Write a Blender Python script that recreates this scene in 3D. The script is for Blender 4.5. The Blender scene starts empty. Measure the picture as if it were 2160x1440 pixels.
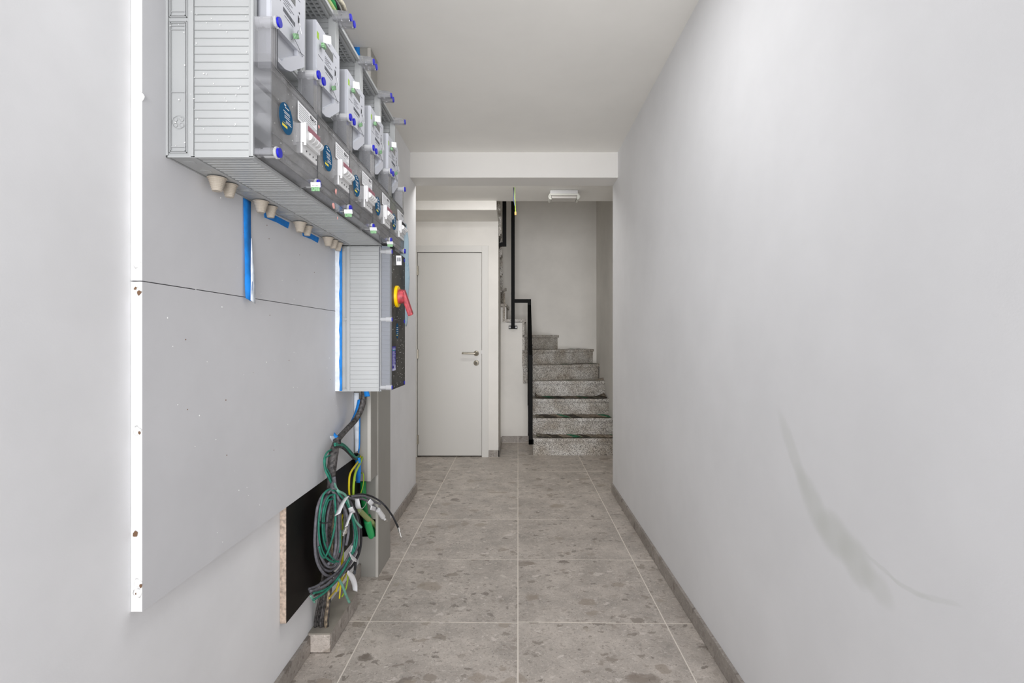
import bpy, bmesh, math, random
from mathutils import Vector, Matrix
random.seed(7)
sc = bpy.context.scene
C = sc.collection
PI = math.pi
# ------------------------------------------------------------------ camera
CX, CY, F, H = 1092.5, 716.0, 1096.0, 1.14
cam_d = bpy.data.cameras.new('camera'); cam = bpy.data.objects.new('camera', cam_d); C.objects.link(cam)
cam_d.sensor_width = 36; cam_d.lens = F / 2160 * 36
cam_d.shift_x = -(CX - 1080) / 2160; cam_d.shift_y = -(720 - CY) / 2160
cam_d.clip_start = 0.02
cam.location = (0, 0, H); cam.rotation_euler = (PI / 2, 0, 0)
sc.camera = cam
# ------------------------------------------------------------------ light
sc.view_settings.view_transform = 'Standard'; sc.view_settings.look = 'None'
sc.view_settings.gamma = 1; sc.view_settings.use_curve_mapping = False
sc.view_settings.exposure = 0.0
w = bpy.data.worlds.new('sky'); sc.world = w; w.use_nodes = True
bg = w.node_tree.nodes['Background']; bg.inputs[0].default_value = (0.93, 0.945, 1.0, 1); bg.inputs[1].default_value = 1.12
def area(name, loc, rot, sx, sy, power, col):
    l = bpy.data.lights.new(name, 'AREA'); l.shape = 'RECTANGLE'; l.size = sx; l.size_y = sy; l.energy = power; l.color = col
    o = bpy.data.objects.new(name, l); C.objects.link(o); o.location = loc; o.rotation_euler = rot
    return o
# daylight through the open entrance behind the camera, and an added upward fill
area('entrance_daylight', (0, -.5, 1.2), (math.radians(90), 0, 0), 1.3, 2.2, 15, (.99, .985, 1.0)).data.spread = math.radians(60)
area('upward_fill', (0, -.4, .8), (math.radians(125), 0, 0), 1.3, .8, 2.4, (1.0, .985, .96)).data.spread = math.radians(60)
# added unseen fill lights: above the entrance part, behind the beam, over the stairwell
area('entrance_top_fill', (-.03, 1.60, 2.455), (0, 0, 0), .5, .6, 7.5, (.98, .985, 1.0))
area('rear_fill', (-.22, 3.99, 2.36), (math.radians(12), 0, 0), .85, .14, 6.8, (1.0, .985, .97))
area('stairwell_fill', (0.0, 5.6, 4.9), (0, 0, 0), 1.6, 1.4, 3.2, (1.0, 0.93, 0.84))

# ------------------------------------------------------------------ helpers
def lin(c):
    r = []
    for v in c:
        v /= 255.0
        r.append(v / 12.92 if v <= 0.04045 else ((v + 0.055) / 1.055) ** 2.4)
    return (*r, 1)
def mat(name, rgb, rough=0.5, metal=0.0, noise=0.0, nscale=30, bump=0.0, spec=0.5, detail=4):
    m = bpy.data.materials.new(name); m.use_nodes = True
    nt = m.node_tree; b = nt.nodes['Principled BSDF']
    b.inputs['Base Color'].default_value = lin(rgb); b.inputs['Roughness'].default_value = rough
    b.inputs['Metallic'].default_value = metal; b.inputs['Specular IOR Level'].default_value = spec
    if noise or bump:
        tc = nt.nodes.new('ShaderNodeTexCoord'); n = nt.nodes.new('ShaderNodeTexNoise')
        n.inputs['Scale'].default_value = nscale; n.inputs['Detail'].default_value = detail
        nt.links.new(tc.outputs['Object'], n.inputs['Vector'])
        if noise:
            r = nt.nodes.new('ShaderNodeValToRGB')
            r.color_ramp.elements[0].position = 0.3; r.color_ramp.elements[1].position = 0.7
            r.color_ramp.elements[0].color = lin([max(0, v * (1 - noise)) for v in rgb])
            r.color_ramp.elements[1].color = lin([min(255, v * (1 + noise)) for v in rgb])
            nt.links.new(n.outputs['Fac'], r.inputs['Fac']); nt.links.new(r.outputs['Color'], b.inputs['Base Color'])
        if bump:
            bp = nt.nodes.new('ShaderNodeBump'); bp.inputs['Strength'].default_value = bump; bp.inputs['Distance'].default_value = 0.002
            nt.links.new(n.outputs['Fac'], bp.inputs['Height']); nt.links.new(bp.outputs['Normal'], b.inputs['Normal'])
    return m
def N(nt, t, **kw):
    n = nt.nodes.new(t)
    for k, v in kw.items():
        if k.startswith('i_'): n.inputs[k[2:].replace('_', ' ')].default_value = v
        else: setattr(n, k, v)
    return n
def ramp(nt, stops, interp='LINEAR'):
    r = nt.nodes.new('ShaderNodeValToRGB'); cr = r.color_ramp; cr.interpolation = interp
    while len(cr.elements) < len(stops): cr.elements.new(0.5)
    for e, (p, c) in zip(cr.elements, stops): e.position = p; e.color = c
    return r
def mix(nt, fac, a, b, mode='MIX'):
    m = nt.nodes.new('ShaderNodeMix'); m.data_type = 'RGBA'; m.blend_type = mode
    for inp, v in ((m.inputs[0], fac), (m.inputs[6], a), (m.inputs[7], b)):
        if hasattr(v, 'is_linked') or isinstance(v, bpy.types.NodeSocket): nt.links.new(v, inp)
        else: inp.default_value = v
    return m.outputs[2]
def setp(o, label=None, cat=None, group=None, kind=None):
    if label: o['label'] = label
    if cat: o['category'] = cat
    if group: o['group'] = group
    if kind: o['kind'] = kind
    return o
def link(name, bm, m, parent=None, smooth=False):
    me = bpy.data.meshes.new(name); bmesh.ops.recalc_face_normals(bm, faces=bm.faces[:]); bm.to_mesh(me); bm.free()
    if m: me.materials.append(m)
    if smooth:
        for p in me.polygons: p.use_smooth = True
    o = bpy.data.objects.new(name, me); C.objects.link(o)
    if parent: o.parent = parent
    return o
def again(o, parent=None, name=None):
    c = o.copy(); C.objects.link(c); c.parent = parent
    return c
def copy_tree(o, parent=None):
    c = again(o, parent)
    for ch in [x for x in o.children]: copy_tree(ch, c)
    return c
def empty(name, loc, label, cat, group=None):
    o = bpy.data.objects.new(name, None); o.empty_display_size = 0.05; C.objects.link(o); o.location = loc
    return setp(o, label, cat, group)
def loc_of(p):
    return Vector(p.location) if p else Vector((0, 0, 0))
def box(bm, x0, x1, y0, y1, z0, z1, bev=0.0, M=None):
    vs = [bm.verts.new((x, y, z)) for x in (x0, x1) for y in (y0, y1) for z in (z0, z1)]
    fs = [bm.faces.new([vs[i] for i in f]) for f in ((0, 1, 3, 2), (4, 6, 7, 5), (0, 4, 5, 1), (2, 3, 7, 6), (0, 2, 6, 4), (1, 5, 7, 3))]
    if bev:
        es = list({e for f in fs for e in f.edges})
        r = bmesh.ops.bevel(bm, geom=es, offset=bev, segments=2, affect='EDGES', profile=0.6)
        vs = list({v for f in r['faces'] for v in f.verts} | {v for v in vs if v.is_valid})
    if M: bmesh.ops.transform(bm, matrix=M, verts=vs)
    return vs
def prism(bm, pts, axis, a, b):
    """polygon pts extruded along axis from a to b; pts in the two other axes in order"""
    def mk(p, t):
        return {'x': (t, p[0], p[1]), 'y': (p[0], t, p[1]), 'z': (p[0], p[1], t)}[axis]
    lo = [bm.verts.new(mk(p, a)) for p in pts]; hi = [bm.verts.new(mk(p, b)) for p in pts]
    n = len(pts)
    bm.faces.new(lo); bm.faces.new(hi[::-1])
    for i in range(n): bm.faces.new((lo[i], lo[(i + 1) % n], hi[(i + 1) % n], hi[i]))
    return lo + hi
def cyl(bm, p0, p1, r0, r1=None, seg=16, cap=True):
    r1 = r0 if r1 is None else r1
    p0 = Vector(p0); p1 = Vector(p1); d = (p1 - p0).normalized()
    u = d.orthogonal().normalized(); v = d.cross(u)
    A = [bm.verts.new(p0 + (u * math.cos(t) + v * math.sin(t)) * r0) for t in [2 * PI * i / seg for i in range(seg)]]
    B = [bm.verts.new(p1 + (u * math.cos(t) + v * math.sin(t)) * r1) for t in [2 * PI * i / seg for i in range(seg)]]
    for i in range(seg): bm.faces.new((A[i], A[(i + 1) % seg], B[(i + 1) % seg], B[i]))
    if cap: bm.faces.new(A[::-1]); bm.faces.new(B)
def lathe(bm, p0, axis, prof, seg=20):
    """prof: list of (distance along axis, radius)"""
    p0 = Vector(p0); d = Vector(axis).normalized(); u = d.orthogonal().normalized(); v = d.cross(u)
    rings = []
    for s, r in prof:
        rings.append([bm.verts.new(p0 + d * s + (u * math.cos(2 * PI * i / seg) + v * math.sin(2 * PI * i / seg)) * max(r, 1e-5)) for i in range(seg)])
    for a, b in zip(rings, rings[1:]):
        for i in range(seg): bm.faces.new((a[i], a[(i + 1) % seg], b[(i + 1) % seg], b[i]))
    bm.faces.new(rings[0][::-1]); bm.faces.new(rings[-1])
def smooth_path(pts, n=6):
    P = [Vector(p) for p in pts]; out = []
    for i in range(len(P) - 1):
        a = P[max(i - 1, 0)]; b = P[i]; c = P[i + 1]; d = P[min(i + 2, len(P) - 1)]
        for k in range(n):
            t = k / n
            out.append(0.5 * ((2 * b) + (c - a) * t + (2 * a - 5 * b + 4 * c - d) * t * t + (3 * b - a - 3 * c + d) * t ** 3))
    out.append(P[-1]); return out
def tube(bm, pts, r, seg=8, n=6, sm=True):
    pts = smooth_path(pts, n) if sm else [Vector(p) for p in pts]
    m = len(pts)
    rad = (lambda t: r) if not hasattr(r, '__len__') else (lambda t: r[min(int(t * (len(r) - 1)), len(r) - 2)] * (1 - (t * (len(r) - 1) - min(int(t * (len(r) - 1)), len(r) - 2))) + r[min(int(t * (len(r) - 1)), len(r) - 2) + 1] * (t * (len(r) - 1) - min(int(t * (len(r) - 1)), len(r) - 2)))
    u = None; prev = None
    for i, p in enumerate(pts):
        d = (pts[min(i + 1, m - 1)] - pts[max(i - 1, 0)]).normalized()
        u = d.orthogonal().normalized() if u is None else (u - d * u.dot(d)).normalized()
        v = d.cross(u); rr = rad(i / (m - 1))
        ring = [bm.verts.new(p + (u * math.cos(2 * PI * k / seg) + v * math.sin(2 * PI * k / seg)) * rr) for k in range(seg)]
        if prev:
            for k in range(seg): bm.faces.new((prev[k], prev[(k + 1) % seg], ring[(k + 1) % seg], ring[k]))
        else: bm.faces.new(ring[::-1])
        prev = ring
    bm.faces.new(prev)
def ribbon(bm, pts, wid, th=0.0006, n=4):
    """strip through pts; wid = per point offset vectors (half width) ; given thickness"""
    a = smooth_path([Vector(p) - Vector(q) for p, q in zip(pts, wid)], n)
    b = smooth_path([Vector(p) + Vector(q) for p, q in zip(pts, wid)], n)
    fr = []; bk = []
    for i in range(len(a)):
        t = (a[min(i + 1, len(a) - 1)] - a[max(i - 1, 0)]).normalized(); nn = t.cross((b[i] - a[i]).normalized()).normalized() * th
        fr.append((bm.verts.new(a[i] + nn), bm.verts.new(b[i] + nn))); bk.append((bm.verts.new(a[i] - nn), bm.verts.new(b[i] - nn)))
    for i in range(len(a) - 1):
        bm.faces.new((fr[i][0], fr[i][1], fr[i + 1][1], fr[i + 1][0])); bm.faces.new((bk[i][0], bk[i + 1][0], bk[i + 1][1], bk[i][1]))
        bm.faces.new((fr[i][0], fr[i + 1][0], bk[i + 1][0], bk[i][0])); bm.faces.new((fr[i][1], bk[i][1], bk[i + 1][1], fr[i + 1][1]))
    bm.faces.new((fr[0][0], bk[0][0], bk[0][1], fr[0][1])); bm.faces.new((fr[-1][0], fr[-1][1], bk[-1][1], bk[-1][0]))
def at(px, py, X):            # world point seen at a pixel, lying at side distance X
    D = X * F / (px - CX); return Vector((X, D, H - (py - CY) * D / F))
def atD(px, py, D):
    return Vector(((px - CX) * D / F, D, H - (py - CY) * D / F))
def text_mesh(name, s, size, m, parent, M, extrude=0.0003, bold=0.0):
    cu = bpy.data.curves.new(name, 'FONT'); cu.body = s; cu.size = size; cu.extrude = extrude; cu.offset = bold
    cu.align_x = 'CENTER'; cu.align_y = 'CENTER'; cu.resolution_u = 2
    t = bpy.data.objects.new(name, cu); C.objects.link(t)
    dg = bpy.context.evaluated_depsgraph_get(); me = bpy.data.meshes.new_from_object(t.evaluated_get(dg))
    bpy.data.objects.remove(t)
    me.transform(M); me.materials.clear(); me.materials.append(m)
    o = bpy.data.objects.new(name, me); C.objects.link(o); o.parent = parent
    return o
# text facing +x (outwards from the left wall): text right -> +y, text up -> +z
FACE = Matrix(((0, 0, 1, 0), (1, 0, 0, 0), (0, 1, 0, 0), (0, 0, 0, 1)))

# ------------------------------------------------------------------ materials
def wall_mat(name, rgb, var=0.03, stains=None, dark=(176, 180, 176)):
    m = bpy.data.materials.new(name); m.use_nodes = True; nt = m.node_tree; b = nt.nodes['Principled BSDF']
    tc = N(nt, 'ShaderNodeTexCoord')
    n1 = N(nt, 'ShaderNodeTexNoise', i_Scale=1.7, i_Detail=5.0, i_Roughness=0.6); nt.links.new(tc.outputs['Object'], n1.inputs['Vector'])
    r = ramp(nt, [(0.35, lin([v * (1 - var) for v in rgb])), (0.65, lin([min(255, v * (1 + var * 0.6)) for v in rgb]))])
    nt.links.new(n1.outputs['Fac'], r.inputs['Fac']); col = r.outputs['Color']
    n2 = N(nt, 'ShaderNodeTexNoise', i_Scale=260.0, i_Detail=3.0); nt.links.new(tc.outputs['Object'], n2.inputs['Vector'])
    bp = N(nt, 'ShaderNodeBump', i_Strength=0.12, i_Distance=0.001); nt.links.new(n2.outputs['Fac'], bp.inputs['Height'])
    nt.links.new(bp.outputs['Normal'], b.inputs['Normal'])
    if stains:
        sep = N(nt, 'ShaderNodeSeparateXYZ'); 
        nd = N(nt, 'ShaderNodeTexNoise', i_Scale=9.0, i_Detail=5.0); nt.links.new(tc.outputs['Object'], nd.inputs['Vector'])
        nm = N(nt, 'ShaderNodeVectorMath', operation='MULTIPLY_ADD'); nm.inputs[1].default_value = (0.03, 0.03, 0.03)
        nt.links.new(nd.outputs['Color'], nm.inputs[0]); nt.links.new(tc.outputs['Object'], nm.inputs[2])
        nt.links.new(nm.outputs[0], sep.inputs[0])
        for (y, z, ang, ly, lz, k) in stains:
            y += .015; z += .015
            # ellipse of half lengths ly (along) lz (across) rotated ang
            ca, sa = math.cos(ang), math.sin(ang)
            def lc(cy, cz, off):
                a = N(nt, 'ShaderNodeMath', operation='MULTIPLY_ADD'); a.inputs[1].default_value = cy; a.inputs[2].default_value = off; nt.links.new(sep.outputs[1], a.inputs[0])
                c = N(nt, 'ShaderNodeMath', operation='MULTIPLY_ADD'); c.inputs[1].default_value = cz; nt.links.new(sep.outputs[2], c.inputs[0]); nt.links.new(a.outputs[0], c.inputs[2])
                p = N(nt, 'ShaderNodeMath', operation='POWER'); p.inputs[1].default_value = 2
                ab = N(nt, 'ShaderNodeMath', operation='ABSOLUTE'); nt.links.new(c.outputs[0], ab.inputs[0]); nt.links.new(ab.outputs[0], p.inputs[0]); return p.outputs[0]
            p1 = lc(ca / ly, sa / ly, -(y * ca + z * sa) / ly); p2 = lc(-sa / lz, ca / lz, (y * sa - z * ca) / lz)
            s = N(nt, 'ShaderNodeMath', operation='ADD'); nt.links.new(p1, s.inputs[0]); nt.links.new(p2, s.inputs[1])
            mr = N(nt, 'ShaderNodeMapRange'); mr.interpolation_type = 'SMOOTHSTEP'
            mr.inputs[1].default_value = 1.1; mr.inputs[2].default_value = 0.15; mr.inputs[3].default_value = 0; mr.inputs[4].default_value = k
            nt.links.new(s.outputs[0], mr.inputs[0])
            col = mix(nt, mr.outputs[0], col, lin(dark))
    nt.links.new(col, b.inputs['Base Color']); b.inputs['Roughness'].default_value = 0.75; b.inputs['Specular IOR Level'].default_value = 0.25
    return m
WALL = wall_mat('wall_paint', (232, 232, 233))
BACKP = wall_mat('back_wall_paint', (232, 229, 223))
def _arc():
    pts = [(1.388, .908, .014, .45), (1.294, .788, .026, .7), (1.211, .711, .036, .85), (1.125, .687, .040, .95), (1.055, .662, .030, .8), (1.0, .645, .012, .3)]
    thin = [(1.04, .698, .004, .45), (.979, .687, .004, .5), (.910, .692, .005, .5), (.848, .704, .004, .3)]
    out = []
    for P in (pts, thin):
        for a, b_ in zip(P, P[1:]):
            dy, dz = b_[0] - a[0], b_[1] - a[1]
            out.append(((a[0] + b_[0]) / 2, (a[1] + b_[1]) / 2, math.atan2(dz, dy), math.hypot(dy, dz) * .95, (a[2] + b_[2]) / 2 * 1.45, (a[3] + b_[3]) / 2 * .6))
    return out
RIGHT = wall_mat('right_wall_paint', (232, 232, 233), 0.02, stains=_arc(), dark=(204, 206, 201))
CEIL = wall_mat('ceiling_paint', (238, 236, 231), 0.015)
BOARD = wall_mat('board_paint', (212, 212, 214), 0.03)
EDGE = mat('lit_board_edge_paint', (245, 245, 243), 0.7, noise=0.05, nscale=25)  # near edge of the boards, brightened in colour for the light it catches
GROUT = mat('grout', (238, 230, 219), 0.8)
def tile_mat(name, k=1.0):
    m = bpy.data.materials.new(name); m.use_nodes = True; nt = m.node_tree; b = nt.nodes['Principled BSDF']
    tc = N(nt, 'ShaderNodeTexCoord'); oi = N(nt, 'ShaderNodeObjectInfo')
    off = N(nt, 'ShaderNodeVectorMath', operation='MULTIPLY_ADD'); off.inputs[1].default_value = (37, 53, 11)
    cmb = N(nt, 'ShaderNodeCombineXYZ')
    for i in range(3): nt.links.new(oi.outputs['Random'], cmb.inputs[i])
    nt.links.new(cmb.outputs[0], off.inputs[0]); nt.links.new(tc.outputs['Object'], off.inputs[2])
    # distortion
    nz = N(nt, 'ShaderNodeTexNoise', i_Scale=22.0, i_Detail=4.0); nt.links.new(off.outputs[0], nz.inputs['Vector'])
    dv = N(nt, 'ShaderNodeVectorMath', operation='MULTIPLY_ADD'); dv.inputs[1].default_value = (.035, .035, .035)
    nt.links.new(nz.outputs['Color'], dv.inputs[0]); nt.links.new(off.outputs[0], dv.inputs[2])
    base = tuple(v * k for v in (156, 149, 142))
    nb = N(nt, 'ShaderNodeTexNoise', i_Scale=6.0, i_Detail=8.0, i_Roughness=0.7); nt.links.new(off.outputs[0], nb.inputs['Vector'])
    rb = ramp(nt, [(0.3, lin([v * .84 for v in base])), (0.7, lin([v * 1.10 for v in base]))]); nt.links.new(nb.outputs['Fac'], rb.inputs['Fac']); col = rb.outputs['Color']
    def clast(scale, keep, size, stops, col, fac=0.8, src=dv):
        v = N(nt, 'ShaderNodeTexVoronoi', i_Scale=scale, i_Randomness=1.0); nt.links.new(src.outputs[0], v.inputs['Vector'])
        s = N(nt, 'ShaderNodeSeparateColor'); nt.links.new(v.outputs['Color'], s.inputs[0])
        # radius varies per cell
        rr = N(nt, 'ShaderNodeMath', operation='MULTIPLY_ADD'); rr.inputs[1].default_value = size; rr.inputs[2].default_value = size * 0.35; nt.links.new(s.outputs[1], rr.inputs[0])
        c1 = N(nt, 'ShaderNodeMath', operation='SUBTRACT'); nt.links.new(rr.outputs[0], c1.inputs[0]); nt.links.new(v.outputs['Distance'], c1.inputs[1])
        c2 = N(nt, 'ShaderNodeMapRange'); c2.inputs[1].default_value = 0; c2.inputs[2].default_value = 0.07; nt.links.new(c1.outputs[0], c2.inputs[0])
        kp = N(nt, 'ShaderNodeMath', operation='LESS_THAN'); kp.inputs[1].default_value = keep; nt.links.new(s.outputs[0], kp.inputs[0])
        ml = N(nt, 'ShaderNodeMath', operation='MULTIPLY'); nt.links.new(c2.outputs[0], ml.inputs[0]); nt.links.new(kp.outputs[0], ml.inputs[1])
        m2 = N(nt, 'ShaderNodeMath', operation='MULTIPLY'); m2.inputs[1].default_value = fac; nt.links.new(ml.outputs[0], m2.inputs[0])
        rc = ramp(nt, stops, 'CONSTANT'); nt.links.new(s.outputs[2], rc.inputs['Fac'])
        return mix(nt, m2.outputs[0], col, rc.outputs['Color'])
    L = lambda *c: lin([x * k for x in c])
    # stretched, strongly warped coordinates for the bigger clasts
    nz2 = N(nt, 'ShaderNodeTexNoise', i_Scale=13.0, i_Detail=6.0, i_Roughness=0.65); nt.links.new(off.outputs[0], nz2.inputs['Vector'])
    dv2 = N(nt, 'ShaderNodeVectorMath', operation='MULTIPLY_ADD'); dv2.inputs[1].default_value = (.10, .10, .10)
    nt.links.new(nz2.outputs['Color'], dv2.inputs[0]); nt.links.new(off.outputs[0], dv2.inputs[2])
    dv3 = N(nt, 'ShaderNodeVectorMath', operation='MULTIPLY'); dv3.inputs[1].default_value = (.8, 1.15, 1.0); nt.links.new(dv2.outputs[0], dv3.inputs[0])
    col = clast(170, .8, .5, [(0, L(138, 129, 121)), (.3, L(172, 165, 158)), (.6, L(124, 115, 107)), (.8, L(184, 178, 171))], col, .45, dv3)
    col = clast(70, .6, .42, [(0, L(130, 121, 113)), (.3, L(170, 163, 156)), (.6, L(114, 106, 99)), (.85, L(184, 178, 172))], col, .5, dv3)
    col = clast(30, .40, .38, [(0, L(112, 104, 96)), (.35, L(132, 123, 115)), (.6, L(98, 91, 84)), (.82, L(180, 173, 167))], col, .68, dv3)
    col = clast(15, .24, .36, [(0, L(120, 111, 102)), (.4, L(132, 122, 112)), (.7, L(100, 92, 85)), (.88, L(176, 170, 163))], col, .72, dv3)
    col = clast(8, .14, .34, [(0, L(134, 124, 113)), (.6, L(116, 107, 99))], col, .68, dv3)
    # thin dark pores
    n3 = N(nt, 'ShaderNodeTexNoise', i_Scale=150.0, i_Detail=3.0); nt.links.new(off.outputs[0], n3.inputs['Vector'])
    r3 = ramp(nt, [(.26, lin((84, 76, 70))), (.35, (1, 1, 1, 1))]); nt.links.new(n3.outputs['Fac'], r3.inputs['Fac'])
    col = mix(nt, .8, col, r3.outputs['Color'], 'MULTIPLY')
    nt.links.new(col, b.inputs['Base Color']); b.inputs['Roughness'].default_value = 0.42; b.inputs['Specular IOR Level'].default_value = 0.4
    return m
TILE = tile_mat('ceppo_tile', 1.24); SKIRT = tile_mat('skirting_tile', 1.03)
def granite_mat():
    m = bpy.data.materials.new('granite'); m.use_nodes = True; nt = m.node_tree; b = nt.nodes['Principled BSDF']
    tc = N(nt, 'ShaderNodeTexCoord')
    v = N(nt, 'ShaderNodeTexVoronoi', i_Scale=230.0); nt.links.new(tc.outputs['Object'], v.inputs['Vector'])
    s = N(nt, 'ShaderNodeSeparateColor'); nt.links.new(v.outputs['Color'], s.inputs[0])
    r = ramp(nt, [(0, lin((98, 94, 90))), (.16, lin((152, 147, 140))), (.42, lin((196, 192, 185))), (.72, lin((228, 225, 219)))], 'CONSTANT')
    nt.links.new(s.outputs[0], r.inputs['Fac'])
    n = N(nt, 'ShaderNodeTexNoise', i_Scale=6.0, i_Detail=4.0); nt.links.new(tc.outputs['Object'], n.inputs['Vector'])
    r2 = ramp(nt, [(.3, lin((205, 196, 184))), (.6, (1, 1, 1, 1))]); nt.links.new(n.outputs['Fac'], r2.inputs['Fac'])
    nt.links.new(mix(nt, 1.0, r.outputs['Color'], r2.outputs['Color'], 'MULTIPLY'), b.inputs['Base Color'])
    b.inputs['Roughness'].default_value = .5
    return m
GRAN = granite_mat()
def film(name, tint, gloss=0.25, rough=0.08, diff=0.0, dcol=(200, 200, 200), cloudy=False):
    m = bpy.data.materials.new(name); m.use_nodes = True; nt = m.node_tree; nt.nodes.clear()
    out = N(nt, 'ShaderNodeOutputMaterial'); tr = N(nt, 'ShaderNodeBsdfTransparent'); tr.inputs[0].default_value = (*tint, 1)
    gl = N(nt, 'ShaderNodeBsdfGlossy'); gl.inputs['Roughness'].default_value = rough; gl.inputs[0].default_value = (1, 1, 1, 1)
    lw = N(nt, 'ShaderNodeLayerWeight'); lw.inputs[0].default_value = gloss
    cl = N(nt, 'ShaderNodeMath', operation='MULTIPLY'); cl.inputs[1].default_value = 0.75; nt.links.new(lw.outputs['Fresnel'], cl.inputs[0])
    df = N(nt, 'ShaderNodeBsdfDiffuse'); df.inputs[0].default_value = lin(dcol)
    m0 = N(nt, 'ShaderNodeMixShader'); m0.inputs[0].default_value = diff
    if cloudy:
        tc = N(nt, 'ShaderNodeTexCoord'); nz = N(nt, 'ShaderNodeTexNoise', i_Scale=7.0, i_Detail=3.0, i_Distortion=1.4); nt.links.new(tc.outputs['Object'], nz.inputs['Vector'])
        mr = N(nt, 'ShaderNodeMapRange'); mr.inputs[1].default_value = .35; mr.inputs[2].default_value = .65; mr.inputs[3].default_value = diff * .35; mr.inputs[4].default_value = diff * 1.7
        nt.links.new(nz.outputs['Fac'], mr.inputs[0]); nt.links.new(mr.outputs[0], m0.inputs[0])
    nt.links.new(tr.outputs[0], m0.inputs[1]); nt.links.new(df.outputs[0], m0.inputs[2])
    mx = N(nt, 'ShaderNodeMixShader'); nt.links.new(cl.outputs[0], mx.inputs[0]); nt.links.new(m0.outputs[0], mx.inputs[1]); nt.links.new(gl.outputs[0], mx.inputs[2])
    nt.links.new(mx.outputs[0], out.inputs[0]); return m
COVER = film('smoky_clear_plastic', (.85, .85, .86), .24, .10, .24, (172, 173, 176), True)
CLEAR = film('clear_plastic', (.90, .90, .91), .25, .1, .16, (205, 206, 208))
BLUEF = film('blue_protective_film', (.72, .86, .93), .3, .2, .35, (150, 185, 205))
PLAS = mat('grey_cabinet_plastic', (172, 174, 174), .42, noise=.02, nscale=6)
PLASD = mat('grey_inner_plastic', (176, 178, 178), .5)
DARKIN = mat('dark_interior', (26, 26, 27), .6)
METER = mat('meter_white_plastic', (190, 192, 199), .4)
METER2 = mat('meter_shaded_plastic', (164, 166, 172), .45)  # meter plastic darkened in colour for the shade of its recessed part
LCD = mat('lcd_screen', (104, 106, 106), .25)
BLUE = mat('blue_cap', (8, 16, 176), .35)
WHITE = mat('white_plastic', (214, 214, 214), .4)
PAPER = mat('white_paper', (224, 224, 226), .8)
INK = mat('printed_ink', (84, 86, 92), .7)
INKD = mat('black_ink', (28, 28, 32), .7)
TEAL = mat('teal_sticker', (0, 74, 112), .7, spec=.15)
YEL = mat('yellow_print', (226, 208, 60), .5)
PINK = mat('pink_strip', (150, 96, 108), .5)
LIME = mat('lime_print', (140, 178, 0), .5)
SEALG = mat('green_seal', (112, 152, 112), .35, noise=.35, nscale=300)
GLAND = mat('beige_rubber_gland', (188, 178, 164), .7)
TAPE = mat('blue_masking_tape', (12, 124, 208), .75, noise=.08, nscale=40)
TAPEW = mat('tape_with_white_paint', (225, 232, 240), .8, noise=.06, nscale=50)
YRING = mat('yellow_plastic', (240, 196, 0), .35)
RED = mat('red_dusty_plastic', (158, 58, 66), .5, noise=.25, nscale=60)
PURP = mat('purple_label', (44, 34, 140), .5)
PHEN = mat('black_phenolic_film', (17, 14, 13), .5, spec=.15, noise=.8, nscale=5, detail=8)
CHIP = mat('raw_chipboard', (182, 165, 150), .9, noise=.18, nscale=90, bump=.4)
TRUNK = mat('grey_trunking_metal', (152, 150, 144), .45, noise=.03, nscale=4)
TRUNKL = mat('grey_trunking_edge', (190, 187, 180), .45)
SCREED = mat('cement_screed', (150, 144, 134), .8, noise=.06, nscale=12)
BLK = mat('black_steel', (8, 8, 8), .6, spec=.15)
CABG = mat('grey_cable', (106, 105, 111), .65, noise=.18, nscale=60)
CABB = mat('black_cable', (34, 34, 37), .6, noise=.5, nscale=50)
CABD = mat('black_dusty_cable', (50, 48, 47), .6, noise=.95, nscale=110, detail=8)
CABGR = mat('green_cable', (34, 118, 98), .6, noise=.15, nscale=60)
CABPG = mat('pale_green_cable', (112, 164, 146), .6, noise=.1, nscale=60)
CABY = mat('yellow_cable', (224, 204, 24), .45)
CABYG = mat('yellow_green_cable', (164, 196, 50), .45)
CONDG = mat('green_conduit', (20, 140, 72), .45)
CONDL = mat('bright_green_conduit', (52, 186, 108), .45)
CONDP = mat('pale_green_conduit', (168, 184, 120), .5)
SILV = mat('silver_metal', (200, 198, 194), .3, metal=.8)
STEEL = mat('brushed_steel', (176, 170, 156), .3, metal=.9)
DOORP = mat('door_paint', (210, 208, 203), .45)
FRAMEP = mat('door_frame_paint', (215, 213, 208), .5)
WHT = mat('plaster_smear', (240, 240, 238), .9)

# ------------------------------------------------------------------ setting
XL, XR, ZC, YB = -.765, .71, 2.47, 3.69      # corridor walls, ceiling height, beam face
YE = 3.89                                    # end of the corridor walls
Y0 = -0.55
def struct(name, parts, m, parent=None):
    bm = bmesh.new()
    for p in parts: box(bm, *p)
    o = link(name, bm, m, parent)
    if not parent: setp(o, kind='structure')
    return o
struct('wall_left', [(-1.2, XL, Y0, YE, -.05, 2.62)], WALL)
struct('wall_right', [(XR, 1.15, Y0, YE, -.05, 2.62)], RIGHT)
struct('ceiling', [(XL, XR, Y0, YB, ZC, 2.62)], CEIL)
struct('trim_1', [(XL, XR, YB, YE, 2.29, 2.62)], wall_mat('beam_paint', (222, 220, 216), .01))
struct('ceiling_rear', [(-1.2, 1.15, YE, 4.62, 2.37, 2.62), ], CEIL)
struct('wall_rear_right', [(.965, 1.15, YE, 6.39, -.05, 5.0)], BACKP)
struct('wall_rear_left', [(-1.2, -1.08, YE, 6.39, -.05, 5.0)], BACKP)
struct('wall_back', [(-1.2, 1.15, 6.39, 6.5, -.05, 5.0)], BACKP)
struct('wall_stairwell_front', [(-1.2, 1.15, 4.45, 4.62, 2.62, 5.0)], BACKP)
struct('ceiling_stairwell', [(-1.2, 1.15, 4.45, 6.5, 5.0, 5.1)], CEIL)
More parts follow.
